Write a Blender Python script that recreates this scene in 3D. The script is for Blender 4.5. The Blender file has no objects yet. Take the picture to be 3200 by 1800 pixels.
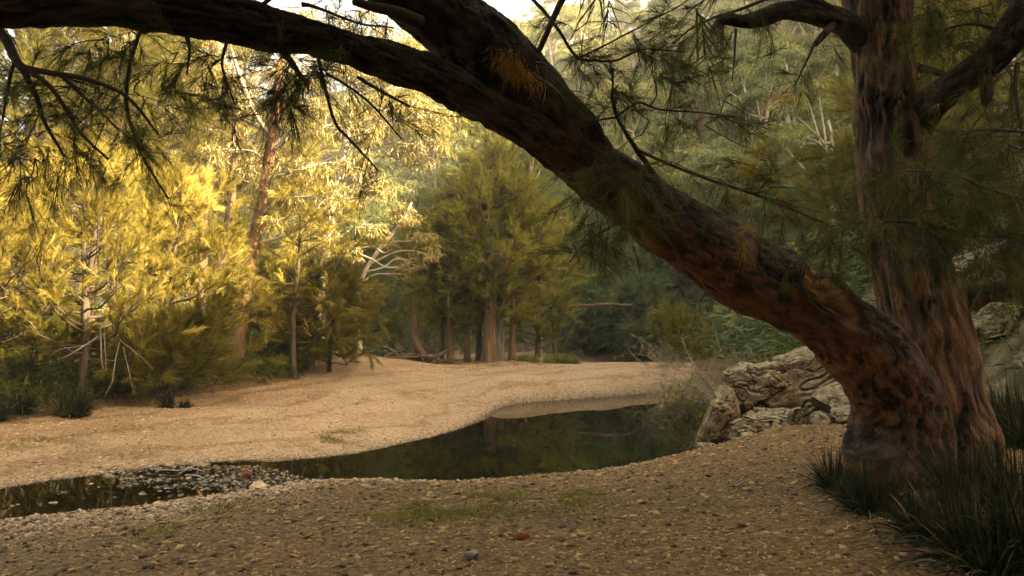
import bpy, math
import numpy as np
from mathutils import Vector

R = math.radians
HAZE = 0.0008
RS = np.random.RandomState
sc = bpy.context.scene
col = sc.collection

# ------------------------------------------------------------------ camera
F = 2003.0
CX, CY = 1288.0, 724.5
CAMZ = 2.2
PITCH = R(3.0)
cam_d = bpy.data.cameras.new('camera')
cam = bpy.data.objects.new('camera', cam_d)
col.objects.link(cam)
cam.location = (0, 0, CAMZ)
cam.rotation_euler = (R(90) + PITCH, 0, 0)
cam_d.sensor_width = 36
cam_d.lens = 28
cam_d.clip_end = 3000
cam_d.clip_start = 0.05
cam_d.dof.use_dof = True
cam_d.dof.focus_distance = 20
cam_d.dof.aperture_fstop = 5.6
sc.camera = cam


def ray(px, py):
    x = (px - CX) / F
    v = -(py - CY) / F
    return np.array([x, math.cos(PITCH) - v * math.sin(PITCH), math.sin(PITCH) + v * math.cos(PITCH)])


def P(px, py, Y):
    r = ray(px, py)
    return np.array([0, 0, CAMZ]) + r * (Y / r[1])


def at_z(px, py, z):
    r = ray(px, py)
    t = (z - CAMZ) / r[2]
    return np.array([0, 0, CAMZ]) + r * t


# ------------------------------------------------------------------ noise
def _hash(ix, iy, iz, seed):
    h = (ix.astype(np.int64) * 374761393 + iy.astype(np.int64) * 668265263 + iz.astype(np.int64) * 2147483647 + seed * 1274126177) & 0xFFFFFFFF
    h = ((h ^ (h >> 13)) * 1274126177) & 0xFFFFFFFF
    h = h ^ (h >> 16)
    return (h & 0xFFFFFF) / float(0xFFFFFF) * 2 - 1


def vnoise(p, seed=0):
    p = np.asarray(p, float)
    i = np.floor(p).astype(np.int64)
    f = p - i
    u = f * f * f * (f * (f * 6 - 15) + 10)
    out = 0
    for dx in (0, 1):
        wx = u[:, 0] if dx else 1 - u[:, 0]
        for dy in (0, 1):
            wy = u[:, 1] if dy else 1 - u[:, 1]
            for dz in (0, 1):
                wz = u[:, 2] if dz else 1 - u[:, 2]
                out = out + wx * wy * wz * _hash(i[:, 0] + dx, i[:, 1] + dy, i[:, 2] + dz, seed)
    return out


def fbm(p, oct=4, seed=0, gain=0.5):
    p = np.asarray(p, float)
    a, s, n = 1.0, 0, 0
    for o in range(oct):
        s = s + a * vnoise(p * (2 ** o) + 13.7 * o, seed + o)
        n += a
        a *= gain
    return s / n


def sstep(a, b, x):
    t = np.clip((x - a) / (b - a), 0, 1)
    return t * t * (3 - 2 * t)


def unit(v):
    return v / np.maximum(np.linalg.norm(v, axis=-1, keepdims=True), 1e-9)


# ------------------------------------------------------------------ terrain
near_px = [(-400, 1360), (-150, 1338), (0, 1322), (170, 1300), (330, 1286), (430, 1270), (560, 1258), (640, 1238), (720, 1227), (830, 1228), (1000, 1225),
           (1150, 1221), (1300, 1211), (1450, 1198), (1600, 1179), (1730, 1158)]
far_px = [(-400, 1290), (-150, 1252), (0, 1228), (150, 1205), (300, 1185), (450, 1168), (560, 1160), (700, 1157), (800, 1150), (900, 1140), (1000, 1118),
          (1090, 1098), (1150, 1080), (1210, 1055), (1238, 1038), (1265, 1022), (1310, 1014), (1400, 1007), (1500, 1000), (1600, 992), (1690, 983)]
near_w = np.array([at_z(a, b, 0)[:2] for a, b in near_px])
far_w = np.array([at_z(a, b, 0)[:2] for a, b in far_px])
side_w = np.array([(3.6, 14.2), (4.3, 15.5), (5.0, 18), (5.9, 22), (7.2, 27), (8.0, 31.5)])
poly = np.vstack([near_w, side_w, far_w[::-1]])
# widen the stream off the left of the frame
near_sort = near_w[np.argsort([a for a, b in near_px])]


def seg_dist(pts, poly, closed=True):
    d = np.full(len(pts), 1e9)
    n = len(poly)
    for i in range(n if closed else n - 1):
        a, b = poly[i], poly[(i + 1) % n]
        ab = b - a
        t = np.clip(((pts - a) @ ab) / max(ab @ ab, 1e-9), 0, 1)
        q = a + t[:, None] * ab
        d = np.minimum(d, np.hypot(pts[:, 0] - q[:, 0], pts[:, 1] - q[:, 1]))
    return d


def inside(pts, poly):
    r = np.zeros(len(pts), bool)
    n = len(poly)
    x, y = pts[:, 0], pts[:, 1]
    for i in range(n):
        x1, y1 = poly[i]
        x2, y2 = poly[(i + 1) % n]
        c = (y1 > y) != (y2 > y)
        with np.errstate(divide='ignore', invalid='ignore'):
            xi = (x2 - x1) * (y - y1) / (y2 - y1 + 1e-12) + x1
        r ^= c & (x < xi)
    return r


CAPQ = ([-300, 0, 15, 22, 27, 37, 60, 140, 400], [34, 29, 26.5, 27.5, 27.5, 42, 62, 168, 215])  # height limits of the unseen right ridge, shaped to set the valley's shade
# far edge of the gravel, in pixels -> world (z about 0.45)
bank_px = [(-300, 1105), (0, 1066), (150, 1047), (300, 1026), (450, 1005), (640, 984), (780, 962), (850, 930)]
bank_w = np.array([at_z(a, b, 0.45)[:2] for a, b in bank_px])
bank_w = np.vstack([[(-40, 12)], bank_w, [(-8.0, 34), (-6.5, 40), (-9, 60)]])


def terrain(x, y):
    """height, shore distance (positive = dry), near-bank flag, hill measure, left-bank measure"""
    pts = np.stack([x, y], 1)
    d = seg_dist(pts, poly)
    ins = inside(pts, poly)
    sd = np.where(ins, -d, d)
    px = CX + F * x / np.maximum(y, 0.5)
    yn = np.interp(px, [a for a, b in near_px], near_w[:, 1])
    near = (y < yn + 0.05) | (px > 1750) | (y < 3)
    z3 = np.stack([x, y, x * 0], 1)
    n1 = fbm(z3 * 0.5, 3, 5)
    n2 = fbm(z3 * 2.2, 3, 9)
    dd = np.maximum(sd, 0)
    # near bank
    zn = 0.55 * (1 - np.exp(-dd / 1.5)) + 0.32 * sstep(1.2, 4.5, x) * sstep(0, 1.6, dd) + (0.05 * n1 + 0.03 * n2) * sstep(0, 1, dd)
    # gravel bar
    stp = sstep(1120, 1290, px)
    zb = (0.48 + 0.22 * stp) * (1 - np.exp(-dd / (2.6 - 1.9 * stp))) + (0.10 * n1 + 0.015 * n2) * sstep(0, 2.0, dd)
    mx, my = P(870, 890, 33)[:2]
    zb = zb + 0.03 * fbm(z3 * 1.1 + 40, 3, 77) * sstep(0.3, 2, dd)
    zb = zb + 0.85 * np.exp(-(((x - mx + 1.0) / 4.2) ** 2 + ((y - my) / 4.5) ** 2))
    sx, sy = at_z(560, 1010, 0.45)[:2]
    zb = zb - 0.2 * np.exp(-(((x - sx) / 3.5) ** 2 + ((y - sy) / 0.9) ** 2))
    bx, by = at_z(900, 1000, 0.45)[:2]
    zb = zb + 0.12 * np.exp(-(((x - bx) / 4.0) ** 2 + ((y - by) / 2.0) ** 2))
    # back channel to the right
    ch = sstep(36.5, 39, y + 0.25 * (x - 6)) * sstep(1.8, 3.4, x) * (1 - sstep(44, 50, y))
    zb = zb * (1 - ch) - 0.35 * ch
    z = np.where(near, zn, zb)
    # bed
    shallow = sstep(-2.2, -4.2, x)
    depth = 0.6 * (1 - shallow) + 0.09 * shallow
    zi = -depth * (1 - np.exp(-d / 0.9)) - 0.0 + 0.055 * n2 * shallow
    z = np.where(ins, zi, z)
    # left bank
    lb = np.where(x < np.interp(y, bank_w[:, 1], bank_w[:, 0]), seg_dist(pts, bank_w, False), -seg_dist(pts, bank_w, False))
    lb = np.where(near, -5, lb)
    lbp = np.maximum(lb, 0)
    z = z + np.minimum(0.16 * lbp, 1.6) + (0.10 * n1 + 0.05 * n2) * sstep(0.2, 2, lb)
    # hills
    xf = np.interp(y, [-50, 6, 10, 14, 20, 30, 45, 70], [7.2, 7.2, 6.5, 6.6, 7.4, 8.6, 10, 11])
    s1 = x - xf
    pq = 0.342 * x + 0.94 * y
    cap = np.interp(pq, *CAPQ)
    zr = 0.75 * s1 + 1.2 * sstep(0, 3, s1)
    zr = np.minimum(zr, cap)
    s2 = 0.5 * x + 0.87 * y - 46
    zf = 0.62 * s2
    zf = 95 * (1 - np.exp(-np.maximum(zf, 0) / 95)) * np.where(zf > 0, 1, 0) + np.minimum(zf, 0)
    zf = zf * 1.28
    zh = np.maximum(zr, zf)
    back = np.where(y < -25, np.minimum((-25 - y) * 0.25, 12), 0)
    left = np.where(x < -60, np.minimum((-60 - x) * 0.1, 5), 0)
    zh2 = np.maximum(zh, 0)
    z = z + zh2 + back + left + np.minimum(zh2 / 8, 1) * (1.6 * fbm(z3 * 0.11, 3, 21) + 0.5 * n1)
    return z, sd, near, zh, lb


def gz(x, y):
    return float(terrain(np.array([float(x)]), np.array([float(y)]))[0][0])


def hit(px, py, y0=3.0, y1=160.0):
    r = ray(px, py)
    Y = np.linspace(y0, y1, 3000)
    pts = np.array([0, 0, CAMZ])[None] + r[None] * (Y / r[1])[:, None]
    z = terrain(pts[:, 0], pts[:, 1])[0]
    k = np.argmax(np.maximum(z, 0) >= pts[:, 2])
    return np.array([pts[k, 0], pts[k, 1], z[k]])


# ------------------------------------------------------------------ mesh accumulation
class Geo:
    def __init__(self):
        self.v, self.l, self.t, self.a, self.n = [], [], [], {}, 0

    def add(self, v, loops, totals, **attrs):
        self.v.append(np.asarray(v, np.float32))
        self.l.append(np.asarray(loops, np.int64).ravel() + self.n)
        self.t.append(np.asarray(totals, np.int64).ravel())
        for k, val in attrs.items():
            self.a.setdefault(k, []).append(np.asarray(val, np.float32))
        self.n += len(v)

    def build(self, name, mat, parent=None, smooth=True):
        base = BASES[parent.name] if parent is not None else np.zeros(3)
        me = bpy.data.meshes.new(name)
        v = np.concatenate(self.v) - base.astype(np.float32)
        l = np.concatenate(self.l)
        t = np.concatenate(self.t)
        me.vertices.add(len(v))
        me.vertices.foreach_set('co', v.astype(np.float32).ravel())
        me.loops.add(len(l))
        me.polygons.add(len(t))
        st = np.concatenate([[0], np.cumsum(t)[:-1]])
        me.polygons.foreach_set('loop_start', st.astype(np.int32))
        me.polygons.foreach_set('vertices', l.astype(np.int32))
        if smooth:
            me.polygons.foreach_set('use_smooth', np.ones(len(t), bool))
        me.update(calc_edges=True)
        for k, lst in self.a.items():
            arr = np.concatenate(lst)
            if arr.ndim == 2:
                at = me.attributes.new(k, 'FLOAT_VECTOR', 'POINT')
                at.data.foreach_set('vector', arr.ravel())
            else:
                at = me.attributes.new(k, 'FLOAT', 'POINT')
                at.data.foreach_set('value', arr)
        for m in (mat if isinstance(mat, (list, tuple)) else [mat]):
            me.materials.append(m)
        o = bpy.data.objects.new(name, me)
        col.objects.link(o)
        if parent is not None:
            o.parent = parent
        return o


BASES = {}


def tag(o, label=None, cat=None, group=None, kind=None):
    if label: o['label'] = label
    if cat: o['category'] = cat
    if group: o['group'] = group
    if kind: o['kind'] = kind
    return o


def thing(name, label, cat, loc, group=None):
    o = bpy.data.objects.new(name, None)
    col.objects.link(o)
    o.location = [float(c) for c in loc]
    o.empty_display_size = 0.2
    BASES[o.name] = np.array(loc, float)
    return tag(o, label, cat, group)


def spline(pts, n):
    """Catmull-Rom through rows of pts (any columns), n samples, even in arc length of first 3 columns"""
    p = np.asarray(pts, float)
    if len(p) == 2:
        t = np.linspace(0, 1, n)[:, None]
        return p[0] * (1 - t) + p[1] * t
    q = np.vstack([2 * p[0] - p[1], p, 2 * p[-1] - p[-2]])
    out = []
    for i in range(1, len(q) - 2):
        t = np.linspace(0, 1, 16, endpoint=False)[:, None]
        a, b, c, d = q[i - 1], q[i], q[i + 1], q[i + 2]
        out.append(0.5 * (2 * b + (c - a) * t + (2 * a - 5 * b + 4 * c - d) * t ** 2 + (-a + 3 * b - 3 * c + d) * t ** 3))
    out.append(p[-1:])
    o = np.vstack(out)
    L = np.concatenate([[0], np.cumsum(np.linalg.norm(np.diff(o[:, :3], axis=0), axis=1))])
    s = np.linspace(0, L[-1], n)
    return np.stack([np.interp(s, L, o[:, k]) for k in range(o.shape[1])], 1)


def frames(c):
    T = unit(np.gradient(c, axis=0))
    n = len(c)
    N = np.zeros_like(c)
    ref = np.array([0, 1.0, 0]) if abs(T[0][1]) < 0.9 else np.array([1.0, 0, 0])
    v = ref - T[0] * (ref @ T[0])
    N[0] = v / np.linalg.norm(v)
    for i in range(1, n):
        v = N[i - 1] - T[i] * (N[i - 1] @ T[i])
        N[i] = v / np.linalg.norm(v)
    return T, N, np.cross(T, N)


def tube(geo, c, r, sides=8, var=0.5, disp=None, cap=True, off=0.0, fur=False):
    """tube along centreline c with radii r; 'bark' attribute = unwrapped coordinates stretched along the grain"""
    c = np.asarray(c, float)
    r = np.asarray(r, float) * np.ones(len(c))
    n = len(c)
    T, N, B = frames(c)
    th = np.linspace(0, 2 * math.pi, sides, endpoint=False)
    L = np.concatenate([[0], np.cumsum(np.linalg.norm(np.diff(c, axis=0), axis=1))])
    dirs = N[:, None, :] * np.cos(th)[None, :, None] + B[:, None, :] * np.sin(th)[None, :, None]
    rm = max(float(np.mean(r)), 0.004)
    bark = np.stack([np.cos(th)[None] * rm + 0 * L[:, None], np.sin(th)[None] * rm + 0 * L[:, None], L[:, None] + 0 * th[None] + off], 2)
    rr = r[:, None] * np.ones((1, sides))
    fv = np.full(n * sides, 0.5)
    if disp is not None:
        disp.last = None
        rr = rr + disp(bark.reshape(-1, 3), (c[:, None] + dirs * rr[..., None]).reshape(-1, 3), dirs.reshape(-1, 3)).reshape(n, sides)
    if disp is not None and disp.last is not None:
        fv = disp.last
    v = (c[:, None] + dirs * rr[..., None]).reshape(-1, 3)
    i = np.arange(n - 1)[:, None] * sides
    j = np.arange(sides)[None]
    jn = (j + 1) % sides
    q = np.stack([i + j, i + jn, i + sides + jn, i + sides + j], 2).reshape(-1)
    tot = np.full((n - 1) * sides, 4)
    if cap:
        v = np.vstack([v, c[-1:] + T[-1:] * r[-1] * 0.6])
        k = len(v) - 1
        jj = np.arange(sides)
        tri = np.stack([(n - 1) * sides + jj, (n - 1) * sides + (jj + 1) % sides, np.full(sides, k)], 1).reshape(-1)
        q = np.concatenate([q, tri])
        tot = np.concatenate([tot, np.full(sides, 3)])
        bark = np.vstack([bark.reshape(-1, 3), [[0, 0, L[-1] + off]]])
        fv = np.append(fv, 0.5)
    else:
        bark = bark.reshape(-1, 3)
    if fur:
        geo.add(v, q, tot, bark=bark, fur=fv)
    else:
        geo.add(v, q, tot, bark=bark)
    return v


def strips(geo, base, d, length, width, droop, rng, seg=2, var=None, belly=0.9, normal=None):
    """many thin tapering leaf or needle strips"""
    base = np.asarray(base, float)
    N = len(base)
    d = unit(np.asarray(d, float))
    length = np.broadcast_to(np.asarray(length, float), (N,))
    width = np.broadcast_to(np.asarray(width, float), (N,))
    droop = np.broadcast_to(np.asarray(droop, float), (N,))
    rv = rng.normal(size=(N, 3)) if normal is None else normal
    side = unit(np.cross(d, rv))
    rows = []
    for k in range(seg):
        t = k / seg
        p = base + d * (length * t)[:, None]
        p[:, 2] -= droop * length * t * t
        w = width * 0.5 * (1 - (t ** 2)) * (belly if k == 0 else 1)
        rows.append(p - side * w[:, None])
        rows.append(p + side * w[:, None])
    tip = base + d * length[:, None]
    tip[:, 2] -= droop * length
    rows.append(tip)
    nv = 2 * seg + 1
    v = np.stack(rows, 1).reshape(-1, 3)
    pat, tot = [], []
    for k in range(seg - 1):
        pat += [2 * k, 2 * k + 1, 2 * k + 3, 2 * k + 2]
        tot.append(4)
    pat += [2 * seg - 2, 2 * seg - 1, 2 * seg]
    tot.append(3)
    l = (np.arange(N)[:, None] * nv + np.array(pat)[None]).reshape(-1)
    t = np.tile(tot, N)
    va = rng.rand(N) if var is None else np.broadcast_to(var, (N,))
    geo.add(v, l, t, var=np.repeat(va, nv))


_ico = None


def ico():
    global _ico
    if _ico is None:
        g = (1 + 5 ** 0.5) / 2
        v = np.array([(-1, g, 0), (1, g, 0), (-1, -g, 0), (1, -g, 0), (0, -1, g), (0, 1, g), (0, -1, -g), (0, 1, -g), (g, 0, -1), (g, 0, 1), (-g, 0, -1), (-g, 0, 1)], float)
        f = np.array([(0, 11, 5), (0, 5, 1), (0, 1, 7), (0, 7, 10), (0, 10, 11), (1, 5, 9), (5, 11, 4), (11, 10, 2), (10, 7, 6), (7, 1, 8), (3, 9, 4), (3, 4, 2), (3, 2, 6), (3, 6, 8), (3, 8, 9), (4, 9, 5), (2, 4, 11), (6, 2, 10), (8, 6, 7), (9, 8, 1)])
        _ico = (unit(v), f)
    return _ico


def ico_sub(n):
    v, f = ico()
    v = v.copy()
    for _ in range(n):
        e = {}
        vl = list(v)
        nf = []

        def mid(a, b):
            k = (min(a, b), max(a, b))
            if k not in e:
                m = vl[a] + vl[b]
                vl.append(m / np.linalg.norm(m))
                e[k] = len(vl) - 1
            return e[k]
        for a, b, c in f:
            ab, bc, ca = mid(a, b), mid(b, c), mid(c, a)
            nf += [(a, ab, ca), (b, bc, ab), (c, ca, bc), (ab, bc, ca)]
        f = np.array(nf)
        v = np.array(vl)
    return v, f


def pebbles(geo, pos, size, rng, flat=(0.35, 0.7), sink=0.15):
    v0, f0 = ico()
    N = len(pos)
    s = np.stack([size * rng.uniform(0.8, 1.35, N), size * rng.uniform(0.6, 1.0, N), size * rng.uniform(flat[0], flat[1], N)], 1)
    v = v0[None] * s[:, None, :] * (1 + 0.22 * rng.normal(size=(N, 12, 1)).clip(-1.5, 1.5))
    a = rng.uniform(0, 2 * math.pi, N)
    tl = rng.normal(0, 0.25, N)
    ct, st = np.cos(tl)[:, None], np.sin(tl)[:, None]
    x, y, z = v[..., 0], v[..., 1], v[..., 2]
    x, z = x * ct - z * st, x * st + z * ct
    ca, sa = np.cos(a)[:, None], np.sin(a)[:, None]
    v = np.stack([x * ca - y * sa, x * sa + y * ca, z], 2) + pos[:, None, :]
    v[..., 2] += (s[:, 2] * (0.5 - sink))[:, None]
    l = (np.arange(N)[:, None, None] * 12 + f0[None]).reshape(-1)
    geo.add(v.reshape(-1, 3), l, np.full(N * 20, 3), var=np.repeat(rng.rand(N), 12))


# ------------------------------------------------------------------ materials
def nodes(name):
    m = bpy.data.materials.new(name)
    m.use_nodes = True
    nt = m.node_tree
    nt.nodes.clear()
    out = nt.nodes.new('ShaderNodeOutputMaterial')
    return m, nt, out


def N(nt, typ, **kw):
    n = nt.nodes.new(typ)
    for k, v in kw.items():
        if k.startswith('i_'):
            n.inputs[k[2:].replace('_', ' ')].default_value = v
        else:
            setattr(n, k, v)
    return n


def ramp(nt, fac, stops, interp='LINEAR'):
    n = nt.nodes.new('ShaderNodeValToRGB')
    n.color_ramp.interpolation = interp
    el = n.color_ramp.elements
    while len(el) < len(stops):
        el.new(0.5)
    for e, (p, c) in zip(el, stops):
        e.position = p
        e.color = (*c, 1) if len(c) == 3 else c
    nt.links.new(fac, n.inputs['Fac'])
    return n.outputs['Color']


def mixc(nt, fac, a, b, mode='MIX'):
    n = nt.nodes.new('ShaderNodeMix')
    n.data_type = 'RGBA'
    n.blend_type = mode
    for s, val in ((0, fac), (6, a), (7, b)):
        if hasattr(val, 'default_value') or hasattr(val, 'is_linked'):
            nt.links.new(val, n.inputs[s])
        else:
            n.inputs[s].default_value = (*val, 1) if isinstance(val, tuple) and len(val) == 3 else val
    return n.outputs[2]


def math_n(nt, op, a, b=0.5, clamp=False):
    n = nt.nodes.new('ShaderNodeMath')
    n.operation = op
    n.use_clamp = clamp
    for s, val in ((0, a), (1, b)):
        if hasattr(val, 'is_linked'):
            nt.links.new(val, n.inputs[s])
        else:
            n.inputs[s].default_value = val
    return n.outputs[0]


def attr(nt, name, what='Fac'):
    n = nt.nodes.new('ShaderNodeAttribute')
    n.attribute_name = name
    return n.outputs[what]


def noise(nt, vec, scale, detail=4, rough=0.55, dim='3D'):
    n = nt.nodes.new('ShaderNodeTexNoise')
    n.inputs['Scale'].default_value = scale
    n.inputs['Detail'].default_value = detail
    n.inputs['Roughness'].default_value = rough
    if vec is not None:
        nt.links.new(vec, n.inputs['Vector'])
    return n.outputs['Fac']


def voro(nt, vec, scale, feature='F1', out='Distance', rnd=1.0):
    n = nt.nodes.new('ShaderNodeTexVoronoi')
    n.feature = feature
    n.inputs['Scale'].default_value = scale
    n.inputs['Randomness'].default_value = rnd
    nt.links.new(vec, n.inputs['Vector'])
    return n.outputs[out]


def bump(nt, h, strength, dist, prev=None):
    n = nt.nodes.new('ShaderNodeBump')
    n.inputs['Strength'].default_value = strength
    n.inputs['Distance'].default_value = dist
    nt.links.new(h, n.inputs['Height'])
    if prev is not None:
        nt.links.new(prev, n.inputs['Normal'])
    return n.outputs['Normal']


def principled(nt, out, colr, rough=0.8, normal=None, spec=0.3):
    b = nt.nodes.new('ShaderNodeBsdfPrincipled')
    if hasattr(colr, 'is_linked'):
        nt.links.new(colr, b.inputs['Base Color'])
    else:
        b.inputs['Base Color'].default_value = (*colr, 1)
    if hasattr(rough, 'is_linked'):
        nt.links.new(rough, b.inputs['Roughness'])
    else:
        b.inputs['Roughness'].default_value = rough
    b.inputs['Specular IOR Level'].default_value = spec
    if normal is not None:
        nt.links.new(normal, b.inputs['Normal'])
    nt.links.new(b.outputs[0], out.inputs['Surface'])
    return b


def leaf_mat(name, stops, trans=0.35, tcol=1.5, rough=0.6, spec=0.15, clump=0.35):
    m, nt, out = nodes(name)
    v = attr(nt, 'var')
    geo = N(nt, 'ShaderNodeNewGeometry')
    nz = noise(nt, geo.outputs['Position'], clump, 3)
    f = math_n(nt, 'ADD', math_n(nt, 'MULTIPLY', v, 0.6), math_n(nt, 'MULTIPLY', math_n(nt, 'SUBTRACT', nz, 0.3), 1.0), True)
    c = ramp(nt, f, stops)
    b = principled(nt, out, c, rough, None, spec)
    t = N(nt, 'ShaderNodeBsdfTranslucent')
    tc = mixc(nt, 1.0, c, (tcol, tcol * 0.95, tcol * 0.7), 'MULTIPLY')
    nt.links.new(tc, t.inputs['Color'])
    ms = N(nt, 'ShaderNodeMixShader')
    ms.inputs[0].default_value = trans
    nt.links.new(b.outputs[0], ms.inputs[1])
    nt.links.new(t.outputs[0], ms.inputs[2])
    nt.links.new(ms.outputs[0], out.inputs['Surface'])
    return m


def bark_mat(name, dark, mid, light, red=None, scale=18, stretch=0.12, bstr=0.8, lichen=0.0, bdist=0.02):
    m, nt, out = nodes(name)
    a = N(nt, 'ShaderNodeAttribute', attribute_name='bark')
    mp = N(nt, 'ShaderNodeMapping')
    mp.inputs['Scale'].default_value = (1, 1, stretch)
    nt.links.new(a.outputs['Vector'], mp.inputs['Vector'])
    vec = mp.outputs['Vector']
    n1 = noise(nt, vec, scale, 6, 0.62)
    n2 = noise(nt, vec, scale * 3.5, 4, 0.6)
    n3 = noise(nt, a.outputs['Vector'], 2.2, 3)
    h = math_n(nt, 'ADD', n1, math_n(nt, 'MULTIPLY', n2, 0.5))
    c = ramp(nt, math_n(nt, 'MULTIPLY', h, 0.68), [(0.34, dark), (0.5, mid), (0.66, light)])
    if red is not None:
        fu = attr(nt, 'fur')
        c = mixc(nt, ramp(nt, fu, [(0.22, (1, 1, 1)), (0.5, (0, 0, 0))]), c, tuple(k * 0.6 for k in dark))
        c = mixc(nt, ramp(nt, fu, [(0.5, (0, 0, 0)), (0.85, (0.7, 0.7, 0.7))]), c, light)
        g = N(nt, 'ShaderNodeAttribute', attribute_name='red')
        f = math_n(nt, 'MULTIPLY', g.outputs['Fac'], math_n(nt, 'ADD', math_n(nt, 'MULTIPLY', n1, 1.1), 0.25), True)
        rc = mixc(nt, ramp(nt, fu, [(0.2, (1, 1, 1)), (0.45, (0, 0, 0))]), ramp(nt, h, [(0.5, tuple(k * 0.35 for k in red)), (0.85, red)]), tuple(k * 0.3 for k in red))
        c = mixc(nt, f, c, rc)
    if lichen > 0:
        g = N(nt, 'ShaderNodeAttribute', attribute_name='top')
        nl = noise(nt, a.outputs['Vector'], 42, 4, 0.75)
        f = math_n(nt, 'MULTIPLY', ramp(nt, nl, [(0.60, (0, 0, 0)), (0.68, (1, 1, 1))]), g.outputs['Fac'])
        f = math_n(nt, 'MULTIPLY', f, lichen)
        c = mixc(nt, f, c, (0.20, 0.19, 0.145))
    c = mixc(nt, math_n(nt, 'MULTIPLY', n3, 0.5), c, mixc(nt, 1.0, c, (0.6, 0.62, 0.55), 'MULTIPLY'))
    g = N(nt, 'ShaderNodeAttribute', attribute_name='wound')
    wc = ramp(nt, noise(nt, vec, 9, 4, 0.6), [(0.36, (0.012, 0.006, 0.003)), (0.46, (0.10, 0.045, 0.014)), (0.56, (0.26, 0.135, 0.05)), (0.68, (0.42, 0.27, 0.14))])
    c = mixc(nt, g.outputs['Fac'], c, wc)
    nb = bump(nt, h, bstr, bdist)
    principled(nt, out, c, 0.85, nb, 0.2)
    return m


def simple_mat(name, a, b, scale=8, rough=0.85, bs=0.4, bd=0.01, usevar=False):
    m, nt, out = nodes(name)
    geo = N(nt, 'ShaderNodeNewGeometry')
    n = noise(nt, geo.outputs['Position'], scale, 5)
    f = n
    if usevar:
        f = math_n(nt, 'ADD', math_n(nt, 'MULTIPLY', attr(nt, 'var'), 0.8), math_n(nt, 'MULTIPLY', n, 0.3))
    c = ramp(nt, f, [(0.3, a), (0.7, b)])
    principled(nt, out, c, rough, bump(nt, n, bs, bd), 0.25)
    return m


M = {}
# she-oak needles
M['gold'] = leaf_mat('golden_needles', [(0.15, (0.04, 0.038, 0.006)), (0.45, (0.16, 0.13, 0.016)), (0.8, (0.46, 0.385, 0.095))], 0.45, 1.6, clump=0.8)  # clump patches imitate sunlit tufts against shade
M['olive'] = leaf_mat('olive_needles', [(0.15, (0.045, 0.045, 0.007)), (0.5, (0.115, 0.105, 0.015)), (0.9, (0.21, 0.18, 0.03))], 0.4, 1.6)
M['teal'] = leaf_mat('dark_blue_green_needles', [(0.15, (0.055, 0.075, 0.031)), (0.55, (0.135, 0.165, 0.066)), (0.9, (0.22, 0.255, 0.10))], 0.42, 1.4)
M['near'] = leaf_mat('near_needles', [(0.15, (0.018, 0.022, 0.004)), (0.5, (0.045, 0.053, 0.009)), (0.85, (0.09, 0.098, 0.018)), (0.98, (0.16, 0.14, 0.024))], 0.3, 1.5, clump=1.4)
M['yellow_tufts'] = leaf_mat('yellow_needles', [(0.15, (0.08, 0.066, 0.008)), (0.5, (0.19, 0.145, 0.016)), (0.85, (0.34, 0.24, 0.03))], 0.4, 1.5)
M['mid'] = leaf_mat('river_oak_needles', [(0.15, (0.07, 0.076, 0.012)), (0.5, (0.19, 0.185, 0.028)), (0.9, (0.34, 0.31, 0.055))], 0.45, 1.6)
M['euc'] = leaf_mat('pale_gum_leaves', [(0.1, (0.07, 0.065, 0.014)), (0.5, (0.18, 0.15, 0.035)), (0.9, (0.36, 0.29, 0.10))], 0.3, 1.4, 0.4, 0.4)
M['hill'] = leaf_mat('hill_gum_leaves', [(0.1, (0.09, 0.098, 0.034)), (0.5, (0.20, 0.205, 0.07)), (0.9, (0.32, 0.31, 0.12))], 0.4, 1.3, clump=0.09)
M['hill2'] = leaf_mat('hill_green_leaves', [(0.1, (0.078, 0.096, 0.038)), (0.5, (0.17, 0.195, 0.075)), (0.9, (0.27, 0.295, 0.118))], 0.4, 1.3, clump=0.09)
M['orange'] = leaf_mat('rusty_gum_leaves', [(0.1, (0.18, 0.12, 0.02)), (0.5, (0.36, 0.24, 0.045)), (0.9, (0.5, 0.35, 0.075))], 0.3, 1.3)
M['fern'] = leaf_mat('bracken_fronds', [(0.1, (0.03, 0.05, 0.014)), (0.5, (0.07, 0.10, 0.03)), (0.9, (0.13, 0.16, 0.05))], 0.3, 1.3, clump=0.8)
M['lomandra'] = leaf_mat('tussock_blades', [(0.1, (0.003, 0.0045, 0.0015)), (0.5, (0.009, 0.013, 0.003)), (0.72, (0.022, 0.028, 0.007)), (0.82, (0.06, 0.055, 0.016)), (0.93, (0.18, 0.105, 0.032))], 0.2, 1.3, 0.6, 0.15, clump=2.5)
M['yel_tus'] = leaf_mat('pale_tussock_blades', [(0.1, (0.05, 0.065, 0.012)), (0.5, (0.12, 0.14, 0.03)), (0.9, (0.22, 0.21, 0.06))], 0.25, 1.3)
M['grass'] = leaf_mat('short_grass', [(0.1, (0.06, 0.065, 0.012)), (0.5, (0.13, 0.12, 0.025)), (0.9, (0.22, 0.18, 0.05))], 0.25, 1.3, clump=2)
M['dry'] = leaf_mat('dry_grass', [(0.1, (0.14, 0.10, 0.05)), (0.5, (0.26, 0.20, 0.11)), (0.9, (0.38, 0.31, 0.19))], 0.2, 1.2)
M['tuft'] = leaf_mat('sun_patch_orange', [(0.1, (0.18, 0.09, 0.014)), (0.5, (0.40, 0.21, 0.035)), (0.9, (0.6, 0.36, 0.08))], 0.3, 1.3)
M['bark_near'] = bark_mat('dark_furrowed_bark', (0.004, 0.0025, 0.0015), (0.019, 0.0115, 0.006), (0.08, 0.055, 0.034), (0.17, 0.062, 0.015), 26, 0.34, 1.0, 1.0, 0.03)
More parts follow.
